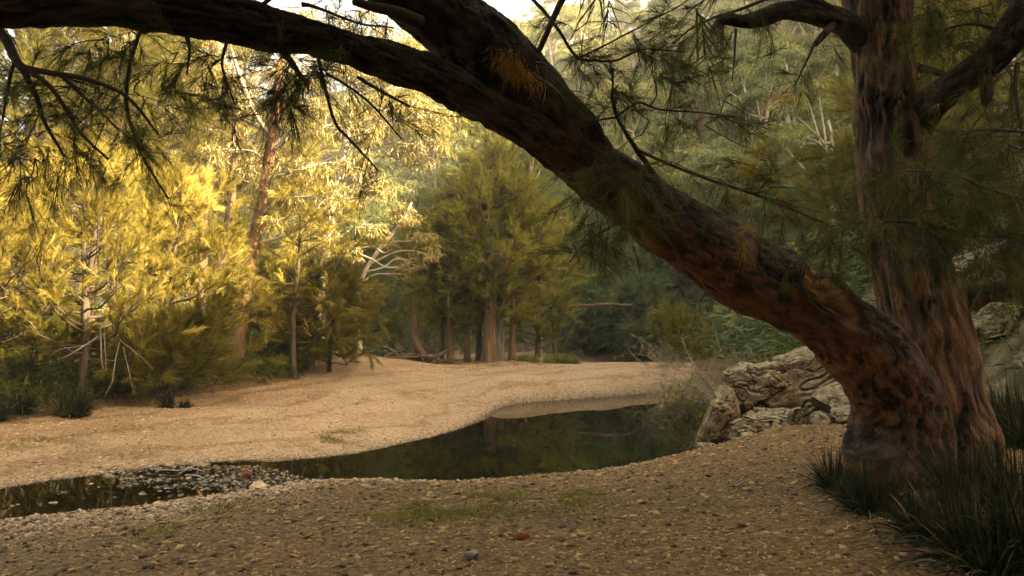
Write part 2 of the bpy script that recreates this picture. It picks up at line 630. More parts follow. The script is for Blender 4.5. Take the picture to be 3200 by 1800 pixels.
M['bark_up'] = bark_mat('brown_furrowed_bark', (0.010, 0.006, 0.003), (0.058, 0.031, 0.014), (0.175, 0.10, 0.05), (0.15, 0.07, 0.022), 26, 0.2, 1.0, 0.6, 0.035)
M['bark_twig'] = bark_mat('twig_bark', (0.012, 0.008, 0.005), (0.035, 0.024, 0.015), (0.06, 0.045, 0.03), None, 60, 0.2, 0.3)
M['bark_mid'] = bark_mat('sheoak_bark', (0.03, 0.018, 0.01), (0.11, 0.067, 0.036), (0.22, 0.15, 0.088), None, 12, 0.08, 0.8)
M['bark_red'] = bark_mat('reddish_gum_bark', (0.05, 0.026, 0.014), (0.17, 0.085, 0.042), (0.32, 0.18, 0.09), None, 10, 0.15, 0.7)
M['bark_pale'] = bark_mat('pale_smooth_bark', (0.22, 0.18, 0.13), (0.42, 0.36, 0.27), (0.6, 0.54, 0.43), None, 6, 0.2, 0.3)
M['bark_dark'] = bark_mat('dark_thin_bark', (0.02, 0.015, 0.01), (0.07, 0.05, 0.03), (0.13, 0.095, 0.06), None, 14, 0.1, 0.6)
M['deadwood'] = bark_mat('grey_dead_wood', (0.12, 0.10, 0.08), (0.26, 0.22, 0.17), (0.42, 0.37, 0.29), None, 25, 0.08, 0.6)
M['grey_twig'] = bark_mat('weathered_twig', (0.07, 0.055, 0.04), (0.15, 0.12, 0.085), (0.26, 0.21, 0.15), None, 25, 0.08, 0.6)
M['char'] = bark_mat('dark_driftwood', (0.015, 0.011, 0.008), (0.06, 0.045, 0.03), (0.2, 0.14, 0.09), None, 15, 0.1, 0.8)
for k, nm, a, b in (('rif', 'riffle_stone', (0.018, 0.014, 0.010), (0.19, 0.15, 0.10)), ('peb', 'pebble_stone', (0.05, 0.036, 0.021), (0.36, 0.27, 0.17)), ('barpeb', 'bar_stone', (0.14, 0.095, 0.052), (0.42, 0.31, 0.19)), ('litter', 'litter_stone', (0.03, 0.019, 0.008), (0.25, 0.167, 0.07))):
    M[k] = simple_mat(nm, a, b, 30, 0.8, 0.3, 0.004, True)
M['redstone'] = simple_mat('red_stone', (0.06, 0.02, 0.008), (0.17, 0.062, 0.026), 14)
M['darkstone'] = simple_mat('wet_dark_stone', (0.02, 0.017, 0.014), (0.16, 0.14, 0.12), 9, 0.3)
M['tanstone'] = simple_mat('tan_stone', (0.24, 0.16, 0.08), (0.48, 0.36, 0.21), 9)
M['palestone'] = simple_mat('pale_stone', (0.09, 0.07, 0.045), (0.30, 0.24, 0.165), 14)
M['leaf_dead'] = leaf_mat('fallen_leaves', [(0.1, (0.04, 0.022, 0.008)), (0.5, (0.14, 0.083, 0.028)), (0.9, (0.36, 0.245, 0.095))], 0.1, 1.0, clump=3)


def rock_mat():
    m, nt, out = nodes('lichened_rock')
    geo = N(nt, 'ShaderNodeNewGeometry')
    pos = geo.outputs['Position']
    n1 = noise(nt, pos, 2.2, 6, 0.6)
    n2 = noise(nt, pos, 9, 6, 0.65)
    c = ramp(nt, n2, [(0.34, (0.045, 0.032, 0.02)), (0.5, (0.115, 0.086, 0.05)), (0.68, (0.21, 0.163, 0.10))])
    c = mixc(nt, ramp(nt, n1, [(0.42, (0, 0, 0)), (0.62, (1, 1, 1))]), c, ramp(nt, n2, [(0.3, (0.05, 0.028, 0.010)), (0.65, (0.18, 0.112, 0.045))]))
    # pale lichen crust on upward faces
    sep = N(nt, 'ShaderNodeSeparateXYZ')
    nt.links.new(geo.outputs['Normal'], sep.inputs[0])
    n3 = noise(nt, pos, 5, 5, 0.7)
    f = math_n(nt, 'ADD', math_n(nt, 'MULTIPLY', sep.outputs['Z'], 0.35), n3)
    lm = ramp(nt, f, [(0.58, (0, 0, 0)), (0.74, (1, 1, 1))])
    lc = ramp(nt, n2, [(0.35, (0.10, 0.09, 0.048)), (0.65, (0.285, 0.255, 0.165))])
    c = mixc(nt, math_n(nt, 'MULTIPLY', lm, 0.8), c, lc)
    v = voro(nt, pos, 4.5, 'DISTANCE_TO_EDGE')
    cr = ramp(nt, v, [(0.0, (0, 0, 0)), (0.06, (1, 1, 1))])
    h = math_n(nt, 'ADD', n2, math_n(nt, 'MULTIPLY', noise(nt, pos, 28, 4), 0.4))
    c = mixc(nt, ramp(nt, noise(nt, pos, 11, 5, 0.7), [(0.30, (1, 1, 1)), (0.38, (0, 0, 0))]), c, (0.02, 0.014, 0.009))
    c = mixc(nt, math_n(nt, 'MULTIPLY', attr(nt, 'crk'), 0.85), c, (0.018, 0.013, 0.009))
    nb = bump(nt, h, 1.0, 0.07)
    principled(nt, out, c, 0.9, nb, 0.15)
    return m


M['rock'] = rock_mat()


def ground_mat(name, kind):
    m, nt, out = nodes(name)
    geo = N(nt, 'ShaderNodeNewGeometry')
    pos = geo.outputs['Position']
    big = noise(nt, pos, 0.55, 4)
    mid = noise(nt, pos, 3.0, 5, 0.6)
    fine = noise(nt, pos, 16.0, 4, 0.7)
    vd = voro(nt, pos, 22)
    vc = voro(nt, pos, 22, 'F1', 'Color')
    vs = N(nt, 'ShaderNodeSeparateColor')
    nt.links.new(vc, vs.inputs[0])
    if kind == 'bar':
        c = ramp(nt, vs.outputs[0], [(0.0, (0.13, 0.083, 0.042)), (0.35, (0.26, 0.175, 0.095)), (0.75, (0.37, 0.26, 0.15)), (1.0, (0.50, 0.39, 0.26))])
        c2 = ramp(nt, fine, [(0.3, (0.15, 0.094, 0.046)), (0.5, (0.31, 0.21, 0.115)), (0.7, (0.44, 0.32, 0.19))])
        c = mixc(nt, 0.55, c, c2)
        c = mixc(nt, 1.0, c, (0.90, 0.94, 0.97), 'MULTIPLY')
        c = mixc(nt, ramp(nt, big, [(0.40, (0, 0, 0)), (0.62, (0.55, 0.55, 0.55))]), c, mixc(nt, 1.0, c, (0.72, 0.62, 0.5), 'MULTIPLY'))
        leaf = ramp(nt, noise(nt, pos, 42, 2, 0.6), [(0.66, (0, 0, 0)), (0.72, (1, 1, 1))])
        c = mixc(nt, math_n(nt, 'MULTIPLY', leaf, 0.4), c, (0.16, 0.10, 0.05))
        sdw = math_n(nt, 'ADD', attr(nt, 'strand'), math_n(nt, 'MULTIPLY', big, 2.6))
        wv = math_n(nt, 'SINE', math_n(nt, 'MULTIPLY', sdw, 3.4))
        wv2 = math_n(nt, 'SINE', math_n(nt, 'MULTIPLY', sdw, 9.0))
        ban = math_n(nt, 'ADD', math_n(nt, 'MULTIPLY', wv, 0.5), math_n(nt, 'MULTIPLY', math_n(nt, 'MULTIPLY', wv2, mid), 0.7))
        c = mixc(nt, ramp(nt, ban, [(0.25, (0, 0, 0)), (0.75, (0.75, 0.75, 0.75))]), c, mixc(nt, 1.0, c, (0.66, 0.60, 0.52), 'MULTIPLY'))
        c = mixc(nt, math_n(nt, 'MULTIPLY', attr(nt, 'leafy'), math_n(nt, 'ADD', math_n(nt, 'MULTIPLY', mid, 0.9), 0.25), True), c, mixc(nt, 1.0, c, (0.60, 0.53, 0.44), 'MULTIPLY'))
        bs = 0.6
    elif kind == 'bank':
        c = ramp(nt, fine, [(0.3, (0.03, 0.0195, 0.007)), (0.5, (0.085, 0.057, 0.021)), (0.72, (0.18, 0.125, 0.05))])
        c = mixc(nt, ramp(nt, mid, [(0.4, (0, 0, 0)), (0.65, (1, 1, 1))]), c, ramp(nt, vs.outputs[0], [(0, (0.04, 0.024, 0.010)), (1, (0.15, 0.096, 0.045))]))
        bs = 0.9
    else:
        c = ramp(nt, mid, [(0.3, (0.035, 0.03, 0.013)), (0.5, (0.085, 0.07, 0.035)), (0.72, (0.18, 0.145, 0.085))])
        bs = 0.8
    a = attr(nt, 'shore')     # grey washed pebbles close to the water line
    pc = ramp(nt, vs.outputs[1], [(0.0, (0.07, 0.05, 0.03)), (0.5, (0.19, 0.145, 0.09)), (1.0, (0.36, 0.29, 0.19))])
    c = mixc(nt, math_n(nt, 'MULTIPLY', a, math_n(nt, 'ADD', mid, 0.4), True), c, pc)
    c = mixc(nt, math_n(nt, 'MULTIPLY', attr(nt, 'wet'), 0.75), c, mixc(nt, 1.0, c, (0.32, 0.30, 0.27), 'MULTIPLY'))
    w = attr(nt, 'under')     # silt on the bed
    c = mixc(nt, w, c, ramp(nt, fine, [(0.35, (0.035, 0.026, 0.010)), (0.7, (0.12, 0.095, 0.04))]))
    g = attr(nt, 'soil')
    c = mixc(nt, g, c, ramp(nt, fine, [(0.3, (0.03, 0.018, 0.008)), (0.7, (0.10, 0.062, 0.03))]))
    h = math_n(nt, 'ADD', math_n(nt, 'MULTIPLY', vd, -1.0), math_n(nt, 'MULTIPLY', fine, 1.2))
    nb = bump(nt, h, bs, 0.03)
    nb = bump(nt, mid, 0.4, 0.06, nb)
    principled(nt, out, c, 0.9, nb, 0.15)
    return m


M['bar'] = ground_mat('pale_gravel', 'bar')
M['bank'] = ground_mat('brown_leaf_litter', 'bank')
M['slope'] = ground_mat('hill_soil', 'slope')


def water_mat():
    m, nt, out = nodes('pool_water')
    geo = N(nt, 'ShaderNodeNewGeometry')
    mp = N(nt, 'ShaderNodeMapping')
    mp.inputs['Scale'].default_value = (1.0, 0.45, 1)
    nt.links.new(geo.outputs['Position'], mp.inputs['Vector'])
    h = noise(nt, mp.outputs[0], 5.5, 2, 0.5)
    nb = bump(nt, h, 0.03, 0.02)
    gl = N(nt, 'ShaderNodeBsdfGlossy')
    gl.inputs['Roughness'].default_value = 0.015
    nt.links.new(nb, gl.inputs['Normal'])
    tr = N(nt, 'ShaderNodeBsdfTransparent')
    tr.inputs['Color'].default_value = (0.36, 0.34, 0.18, 1)
    df = N(nt, 'ShaderNodeBsdfDiffuse')
    df.inputs['Color'].default_value = (0.007, 0.0075, 0.0025, 1)
    dep = attr(nt, 'deep')
    m1 = N(nt, 'ShaderNodeMixShader')
    nt.links.new(dep, m1.inputs[0])
    nt.links.new(tr.outputs[0], m1.inputs[1])
    nt.links.new(df.outputs[0], m1.inputs[2])
    fr = N(nt, 'ShaderNodeFresnel')
    fr.inputs['IOR'].default_value = 1.33
    nt.links.new(nb, fr.inputs['Normal'])
    m2 = N(nt, 'ShaderNodeMixShader')
    nt.links.new(fr.outputs[0], m2.inputs[0])
    nt.links.new(m1.outputs[0], m2.inputs[1])
    nt.links.new(gl.outputs[0], m2.inputs[2])
    nt.links.new(m2.outputs[0], out.inputs['Surface'])
    return m


M['water'] = water_mat()

# ------------------------------------------------------------------ world, sun
SUN_EL = R(25)
sdir = np.array([0.94 * math.cos(SUN_EL), -0.342 * math.cos(SUN_EL), math.sin(SUN_EL)])
w = bpy.data.worlds.new('World')
sc.world = w
w.use_nodes = True
nt = w.node_tree
nt.nodes.clear()
wo = nt.nodes.new('ShaderNodeOutputWorld')
bg = nt.nodes.new('ShaderNodeBackground')
sky = nt.nodes.new('ShaderNodeTexSky')
sky.sky_type = 'NISHITA'
sky.sun_disc = False
sky.sun_elevation = SUN_EL
sky.sun_rotation = math.atan2(sdir[0], sdir[1])
sky.air_density = 1.0
sky.dust_density = 4.0
sky.ozone_density = 0.5
mx = nt.nodes.new('ShaderNodeMix')
mx.data_type = 'RGBA'
mx.blend_type = 'MULTIPLY'
mx.inputs[0].default_value = 1.0
nt.links.new(sky.outputs[0], mx.inputs[6])
mx.inputs[7].default_value = (1.0, 0.84, 0.65, 1)     # warm tint on the sky light, serving as white balance
nt.links.new(mx.outputs[2], bg.inputs['Color'])
bg.inputs['Strength'].default_value = 0.08
nt.links.new(bg.outputs[0], wo.inputs['Surface'])
sl = bpy.data.lights.new('sun', 'SUN')
sl.energy = 5.0
sl.angle = R(0.5)
sl.color = (1.0, 0.80, 0.52)
so = bpy.data.objects.new('sun', sl)
col.objects.link(so)
so.rotation_euler = Vector(sdir).to_track_quat('Z', 'Y').to_euler()
sc.view_settings.view_transform = 'Standard'
sc.view_settings.look = 'None'
sc.view_settings.exposure = 3.72
sc.view_settings.gamma = 1
sc.cycles.max_bounces = 7
sc.cycles.diffuse_bounces = 3
sc.cycles.glossy_bounces = 3
sc.cycles.transmission_bounces = 4
sc.cycles.transparent_max_bounces = 6
sc.cycles.use_denoising = True
sc.cycles.use_adaptive_sampling = False
sc.cycles.sample_clamp_indirect = 4

# ------------------------------------------------------------------ ground sheets
def axis(a, b, step, lo, hi, g=1.12):
    mid = list(np.arange(a, b, step))
    up, s, x = [], step, mid[-1]
    while x < hi:
        s *= g
        x += s
        up.append(x)
    dn, s, x = [], step, mid[0]
    while x > lo:
        s *= g
        x -= s
        dn.append(x)
    return np.array(dn[::-1] + mid + up)


xs = axis(-13, 9, 0.11, -420, 420)
ys = axis(3.5, 32, 0.11, -150, 560, 1.07)
GX, GY = np.meshgrid(xs, ys)
gx, gy = GX.ravel(), GY.ravel()
Z, SD, NEAR, ZH, LB = terrain(gx, gy)
nx, ny = len(xs), len(ys)
ii = (np.arange(ny - 1)[:, None] * nx + np.arange(nx - 1)[None]).ravel()
quads = np.stack([ii, ii + 1, ii + nx + 1, ii + nx], 1)
ch = ZH[quads].max(1) > 0.4
cb = (~ch) & (~NEAR[quads].any(1)) & (LB[quads].mean(1) < 0.3)
cn = ~(ch | cb)
V = np.stack([gx, gy, Z], 1)
shore = np.exp(-np.maximum(SD, 0) / np.where(NEAR, 0.75, 0.3)) * (SD > -0.1)
shore = np.where(NEAR, np.exp(-np.maximum(SD - 0.25 - 1.9 * sstep(0.0, -3.2, gx), 0) / 0.5) * sstep(4.2, 2.5, gx), shore)
under = sstep(0.0, -0.08, Z)
soil = sstep(0.0, 1.2, LB) * 0.9
leafy = sstep(-3.0, -9.0, gx) * (~NEAR)


def sheet(name, mask, mat, label):
    q = quads[mask]
    u, inv = np.unique(q.ravel(), return_inverse=True)
    g = Geo()
    g.add(V[u], inv, np.full(len(q), 4), shore=shore[u], under=under[u], soil=soil[u], strand=SD[u], leafy=leafy[u], wet=(np.exp(-np.maximum(SD[u], 0) / 0.10)))
    o = g.build(name, mat)
    return tag(o, label, 'ground', kind='structure')


sheet('gravel_bar', cb, M['bar'], 'pale tan gravel bar curving beside the dark pool')
sheet('ground', cn, M['bank'], 'brown leaf strewn earth and stones of the banks')
sheet('hillside', ch, M['slope'], 'wooded hillside rising behind the pool to the sky')

# water
wx = np.arange(-22, 14, 0.25)
wy = np.arange(5, 56, 0.25)
WX, WY = np.meshgrid(wx, wy)
wz, wsd = terrain(WX.ravel(), WY.ravel())[:2]
keep = wz < 0.06
iw = (np.arange(len(wy) - 1)[:, None] * len(wx) + np.arange(len(wx) - 1)[None]).ravel()
q = np.stack([iw, iw + 1, iw + len(wx) + 1, iw + len(wx)], 1)
q = q[keep[q].any(1)]
u, inv = np.unique(q.ravel(), return_inverse=True)
g = Geo()
g.add(np.stack([WX.ravel(), WY.ravel(), 0 * wz], 1)[u], inv, np.full(len(q), 4), deep=sstep(0.02, -0.38, wz)[u])
tag(g.build('water', M['water']), 'still dark olive pool narrowing to a stony shallow stream', 'water', kind='structure')


# ------------------------------------------------------------------ hero trees
def bark_disp(amp, fr, stretch, seed, bumps=(), wound=None, flute=0.0, fl_n=5):
    def f(bark, pos, dirs):
        b = bark * np.array([fr, fr, fr * stretch])
        wob = fbm(bark * np.array([3, 3, 0.8]), 2, seed + 7)
        n = fbm(b + wob[:, None] * 0.6, 4, seed, 0.55)
        rid = 1 - np.abs(fbm(b * 0.8 + 31, 3, seed + 3)) * 2.2
        plate = np.abs(fbm(b * np.array([1.0, 1.0, 0.62]) + wob[:, None] * 0.9 + 11, 3, seed + 21, 0.6))
        fis = np.exp(-(plate / 0.055) ** 2) * sstep(-0.5, 0.25, fbm(bark * 1.7 + 3, 2, seed + 30))
        d = amp * (0.5 * n + 0.45 * rid - 0.25 - 0.5 * fis)
        f.last = np.clip(0.5 + 0.8 * (0.5 * n + 0.45 * rid - 0.25) - 0.42 * fis, 0, 1)
        d = d + amp * 1.6 * fbm(bark * np.array([2.2, 2.2, 1.3]), 3, seed + 11)
        for c, h, s in bumps:
            dist = np.linalg.norm(pos - np.asarray(c), axis=1)
            d = d + h * np.exp(-(dist / s) ** 2)
        if wound is not None:
            d = d + wound(pos)[0]
        return d
    return f


def px_path(pts):
    """(px,py,Y,half width in px) -> x,y,z,r"""
    return np.array([list(P(a, b, Y)) + [h * Y / F] for a, b, Y, h in pts])


def side_attrs(o, redbias=0.0, wound=None):
    """mark the reddish underside bark with ground glow painted in, the lichened top and the scar, by vertex normals of the finished shape"""
    me = o.data
    n = len(me.vertices)
    no = np.zeros(n * 3, np.float32)
    me.vertex_normals.foreach_get('vector', no)
    no = no.reshape(-1, 3)
    co = np.zeros(n * 3, np.float32)
    me.vertices.foreach_get('co', co)
    co = co.reshape(-1, 3) + BASES[o.parent.name].astype(np.float32)
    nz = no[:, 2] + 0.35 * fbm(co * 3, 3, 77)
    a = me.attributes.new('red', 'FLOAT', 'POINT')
    a.data.foreach_set('value', (sstep(0.15 + redbias, -0.65 + redbias, nz) * sstep(4.3, 2.6, co[:, 2])).astype(np.float32))  # underside glow from ground bounce, painted; faded with height to darken upper limb
    a = me.attributes.new('top', 'FLOAT', 'POINT')
    a.data.foreach_set('value', (sstep(-0.1, 0.6, nz) * sstep(1.1, 1.7, co[:, 2])).astype(np.float32))
    a = me.attributes.new('wound', 'FLOAT', 'POINT')
    wv = wound(co)[1] if wound is not None else np.zeros(n)
    a.data.foreach_set('value', wv.astype(np.float32))


trunk_pts = [(2290, 1290, 7.5, 132), (2282, 1190, 7.45, 118), (2284, 1090, 7.38, 104), (2258, 995, 7.28, 101), (2180, 890, 7.15, 106), (2062, 785, 7.0, 92), (1898, 700, 6.85, 94),
             (1712, 578, 6.65, 88), (1585, 492, 6.5, 84), (1462, 402, 6.35, 78), (1340, 328, 6.15, 64), (1230, 272, 5.95, 53), (1100, 196, 5.75, 50), (960, 145, 5.5, 52),
             (800, 98, 5.25, 58), (640, 62, 5.05, 58), (480, 36, 4.85, 54), (300, 8, 4.7, 58), (150, 4, 4.55, 62), (0, 0, 4.4, 68), (-220, -20, 4.2, 70), (-520, -90, 4.0, 60), (-900, -220, 3.8, 45)]
limb_pts = [(1560, 470, 6.5, 40), (1478, 395, 6.42, 70), (1415, 318, 6.3, 76), (1362, 248, 6.2, 74), (1290, 182, 6.1, 74), (1205, 112, 6.0, 80), (1115, 42, 5.9, 88), (1020, -40, 5.8, 92), (900, -160, 5.6, 90), (720, -380, 5.4, 80), (500, -700, 5.0, 60)]
base_l = P(2290, 1180, 7.45)
base_l[2] = gz(base_l[0], base_l[1])
lean = thing('leaning_tree', 'old leaning she-oak arching over the pool with two dark limbs', 'tree', base_l)

wc = P(2090, 752, 6.72)
wax = unit(P(2180, 850, 6.78) - P(2010, 690, 6.65))
vdir = unit(np.array([0, 0, CAMZ]) - wc)
wup = unit(np.cross(vdir, wax))


def wound(pos):
    rel = pos - wc
    a = rel @ wax / 0.36
    b = rel @ wup / 0.115
    b = b * (1 + 0.35 * np.clip(a, -1, 1.2))
    front = (rel @ vdir) > -0.28
    r = np.sqrt(a * a + b * b)
    lump = fbm(pos * 14, 3, 55)
    dep = -0.13 * sstep(1.0, 0.6, r) * (1 + 0.5 * lump) + 0.06 * np.exp(-((r - 1.18) / 0.2) ** 2)
    core = -0.05 * np.exp(-((a + 0.1) / 0.25) ** 2 - ((b + 0.35) / 0.3) ** 2)
    return np.where(front, dep + core + 0.03 * lump * (r < 0.9), 0), np.where(front, sstep(0.98, 0.8, r), 0)


bumps_l = [(P(2180, 1112, 7.34), 0.19, 0.19), (P(2195, 1165, 7.25), 0.13, 0.22), (P(2190, 1055, 7.34), 0.085, 0.17), (P(2235, 1190, 7.1), 0.08, 0.22), (P(1545, 560, 6.4), 0.05, 0.12), (P(1745, 720, 6.6), 0.05, 0.14), (P(1840, 768, 6.55), -0.05, 0.035),
           (P(1130, 285, 5.75), 0.03, 0.07), (P(1365, 422, 6.2), 0.03, 0.08), (P(1245, 292, 5.7), -0.03, 0.05), (P(2395, 1110, 7.05), -0.09, 0.10), (P(2420, 1105, 7.05), 0.05, 0.13),
           (P(2285, 1090, 6.95), -0.09, 0.07), (P(2290, 1150, 6.95), -0.09, 0.07), (P(2270, 1030, 6.95), -0.06, 0.07), (P(2350, 1190, 7.0), 0.1, 0.15), (P(930, 180, 5.4), 0.02, 0.08), (P(640, 120, 5.0), 0.02, 0.06), (P(1480, 300, 6.2), 0.05, 0.09)]
tp = spline(px_path(trunk_pts), 760)
tp[:, 3] *= 0.95
g = Geo()
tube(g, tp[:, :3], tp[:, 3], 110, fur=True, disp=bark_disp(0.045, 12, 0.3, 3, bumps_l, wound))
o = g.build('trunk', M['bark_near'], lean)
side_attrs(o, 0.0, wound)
lp = spline(px_path(limb_pts), 300)
g = Geo()
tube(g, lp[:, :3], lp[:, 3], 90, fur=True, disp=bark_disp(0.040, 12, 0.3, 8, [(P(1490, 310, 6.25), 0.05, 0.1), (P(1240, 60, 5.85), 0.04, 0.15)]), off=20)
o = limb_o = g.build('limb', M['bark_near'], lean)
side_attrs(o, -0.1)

# upright trunk
up_pts = [(2395, 1300, 8.0, 130), (2386, 1180, 8.0, 116), (2372, 1080, 7.97, 105), (2350, 960, 7.9, 104), (2330, 850, 7.9, 102), (2297, 720, 7.9, 94), (2265, 580, 7.9, 88), (2245, 430, 7.9, 86),
          (2232, 300, 7.9, 80), (2222, 180, 7.9, 73), (2212, 80, 7.9, 74), (2205, -20, 7.9, 80), (2200, -160, 7.9, 74), (2205, -400, 7.9, 66), (2230, -800, 7.9, 50), (2215, -1200, 7.9, 20)]
base_u = P(2392, 1180, 7.9)
base_u[2] = gz(base_u[0], base_u[1])
upr = thing('upright_tree', 'tall straight brown she-oak trunk standing right behind the leaning tree', 'tree', base_u)
tp2 = spline(px_path(up_pts), 420)
g = Geo()
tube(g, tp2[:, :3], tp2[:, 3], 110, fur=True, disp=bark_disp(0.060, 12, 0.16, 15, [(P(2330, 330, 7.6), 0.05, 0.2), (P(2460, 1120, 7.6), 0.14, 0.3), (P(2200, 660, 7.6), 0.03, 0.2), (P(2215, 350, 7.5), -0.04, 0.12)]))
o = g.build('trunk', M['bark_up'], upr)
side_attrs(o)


def branch(parent, pts, name='branch', mat='bark_near', n=90, sides=28, amp=0.014, seed=1):
    p = spline(px_path(pts), n)
    g = Geo()
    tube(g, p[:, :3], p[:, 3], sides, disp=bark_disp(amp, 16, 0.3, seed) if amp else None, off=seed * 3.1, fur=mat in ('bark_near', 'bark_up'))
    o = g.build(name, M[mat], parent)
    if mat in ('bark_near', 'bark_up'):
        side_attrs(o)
    return p


branch(upr, [(2205, 150, 7.95, 34), (2130, 66, 7.75, 34), (2050, 34, 7.6, 27), (1975, 26, 7.5, 26), (1920, 44, 7.45, 25), (1870, 55, 7.4, 20), (1820, 50, 7.35, 15), (1795, 78, 7.3, 9)], seed=31)
branch(upr, [(2150, 60, 7.75, 18), (2100, 35, 7.6, 15), (2040, -5, 7.5, 13), (1960, -60, 7.4, 10)], seed=32, amp=0.008)
branch(upr, [(2262, 470, 7.98, 40), (2282, 370, 7.85, 44), (2335, 268, 7.6, 42), (2420, 202, 7.3, 37), (2500, 140, 7.0, 38), (2560, 60, 6.8, 44), (2640, -60, 6.6, 48), (2760, -300, 6.4, 45)], seed=33, n=140, sides=40)
branch(upr, [(2475, 170, 7.05, 14), (2480, 215, 7.0, 17), (2482, 262, 7.0, 12)], seed=34, n=30, amp=0.008)
branch(upr, [(2390, 765, 7.9, 26), (2450, 742, 7.8, 24), (2520, 728, 7.6, 26), (2600, 715, 7.5, 26), (2760, 660, 7.3, 24)], seed=35)
branch(upr, [(2285, 168, 7.8, 14), (2330, 175, 7.7, 12), (2380, 190, 7.6, 7)], seed=36, n=40, amp=0.006)
branch(upr, [(2600, 760, 7.4, 26), (2562, 700, 7.4, 22), (2555, 620, 7.4, 20), (2585, 480, 7.4, 16), (2660, 300, 7.4, 10)], seed=37)
branch(upr, [(2095, 62, 7.6, 9), (2070, 90, 7.5, 9), (2050, 112, 7.45, 7)], seed=38, n=24, amp=0.004)
# unseen overhead branches, added to both trees to shade the foreground
overhead = []
for prnt, a, b, c, r in ((lean, (-1.5, 4.9, 5.6), (-2.5, 2.5, 7.0), (-3.0, -1.0, 8.0), 0.12), (lean, (0.2, 5.6, 5.2), (1.0, 3.2, 6.6), (1.8, 0.0, 7.4), 0.11),
                         (lean, (-3.2, 4.3, 4.5), (-5.5, 3.5, 6.0), (-8.0, 4.0, 7.0), 0.1), (upr, (3.6, 7.8, 6.5), (3.0, 4.5, 7.6), (2.5, 1.0, 8.2), 0.13),
                         (upr, (3.7, 7.9, 8.0), (5.5, 6.0, 9.0), (7.5, 3.5, 9.2), 0.12), (upr, (3.6, 7.9, 7.2), (5.6, 8.6, 7.8), (8.0, 8.5, 8.0), 0.12)):
    p = spline(np.array([a + (r,), b + (r * 0.7,), c + (r * 0.25,)]), 40)
    g = Geo()
    tube(g, p[:, :3], p[:, 3], 10)
    g.build('branch', M['bark_twig'], prnt)
    overhead.append((prnt, p))

# twigs in view: (tree, list of px paths)
twigs_l = [
    # rising twig on the trunk and its forks
    [(1682, 520, 6.4, 9), (1660, 462, 6.35, 8), (1625, 410, 6.3, 7.5), (1598, 372, 6.25, 6.5), (1572, 330, 6.2, 5.5), (1552, 290, 6.15, 5), (1541, 250, 6.1, 4), (1542, 172, 6.05, 2)],
    [(1600, 376, 6.25, 4.5), (1700, 420, 6.1, 4.2), (1800, 458, 6.0, 4), (1900, 490, 5.9, 3.6), (1990, 525, 5.8, 3), (2070, 560, 5.75, 2)],
    [(1553, 292, 6.15, 3.5), (1580, 272, 6.1, 3.2), (1610, 258, 6.05, 3), (1660, 275, 6.0, 2.6), (1760, 282, 5.95, 2.3), (1850, 295, 5.9, 1.6)],
    [(1552, 294, 6.15, 3), (1500, 302, 6.1, 2.4), (1462, 306, 6.1, 1.6)],
    [(1635, 268, 6.0, 2.4), (1652, 235, 6.0, 2), (1640, 180, 6.0, 1.4)],
    [(1900, 490, 5.9, 2.5), (1930, 455, 5.9, 2), (1960, 425, 5.9, 1.3)],
    # stick and twigs from above the frame
    [(1440, -60, 6.0, 10), (1415, 0, 6.0, 9), (1385, 60, 6.0, 8), (1360, 120, 6.0, 7), (1335, 150, 6.0, 4)],
    [(1300, -40, 6.1, 5), (1370, 30, 6.1, 5), (1410, 85, 6.1, 4.5), (1450, 145, 6.1, 4), (1490, 152, 6.1, 3.5), (1545, 153, 6.1, 3), (1620, 125, 6.05, 2.2), (1720, 130, 6.0, 1.5)],
    [(1455, 146, 6.1, 3), (1530, 110, 6.1, 2.6), (1620, 62, 6.1, 2.2), (1700, 20, 6.1, 1.8), (1760, -20, 6.1, 1.5)],
    [(1720, 540, 6.3, 4), (1640, 548, 6.2, 3.5), (1560, 560, 6.1, 3), (1490, 600, 6.0, 2.6), (1430, 660, 5.95, 1.5)],
    # hanging twigs below the dark limb
    [(440, 30, 4.8, 5), (370, 60, 4.7, 5), (335, 130, 4.6, 5), (318, 240, 4.55, 4.6), (330, 320, 4.55, 4.2), (360, 400, 4.55, 3.6), (425, 500, 4.55, 2)],
    [(-60, 40, 4.4, 14), (10, 95, 4.35, 13), (50, 165, 4.3, 11), (110, 180, 4.3, 8), (220, 200, 4.3, 6), (320, 245, 4.3, 4.5), (400, 340, 4.3, 2.5)],
    [(52, 165, 4.3, 9), (90, 240, 4.3, 7), (110, 300, 4.3, 5.5), (160, 395, 4.3, 3)],
    [(60, 170, 4.3, 7), (130, 220, 4.25, 6), (200, 330, 4.25, 4.5), (270, 400, 4.2, 3)],
    [(40, 150, 4.3, 5), (22, 210, 4.3, 4.5), (8, 300, 4.3, 3)],
    [(150, 185, 4.3, 5), (230, 260, 4.3, 4), (300, 325, 4.3, 2.2)],
    [(700, 120, 5.1, 9), (735, 160, 5.1, 8), (775, 215, 5.1, 4)],
    [(800, 140, 5.1, 5), (820, 230, 5.05, 4.6), (845, 310, 5.0, 4.2), (880, 350, 5.0, 3.8), (955, 432, 5.0, 2)],
    [(820, 185, 5.1, 3.6), (880, 220, 5.05, 3.4), (950, 280, 5.0, 3), (1010, 350, 5.0, 1.8)],
    [(900, 195, 5.3, 5), (970, 235, 5.25, 4.4), (1030, 270, 5.2, 3)],
    [(470, 90, 4.9, 6), (476, 130, 4.9, 4), (470, 190, 4.9, 2)], [(570, 100, 4.9, 5), (560, 170, 4.85, 3.5), (590, 260, 4.85, 2)],
    [(640, 30, 5.0, 6), (700, -20, 5.0, 6), (760, -60, 5.0, 5)], [(1060, 60, 5.6, 20), (1000, 32, 5.5, 16), (940, 18, 5.5, 13), (890, 5, 5.4, 10)],
    [(760, 10, 5.2, 6), (800, 20, 5.2, 4.5), (900, 60, 5.2, 3), (990, 70, 5.2, 2)],
]
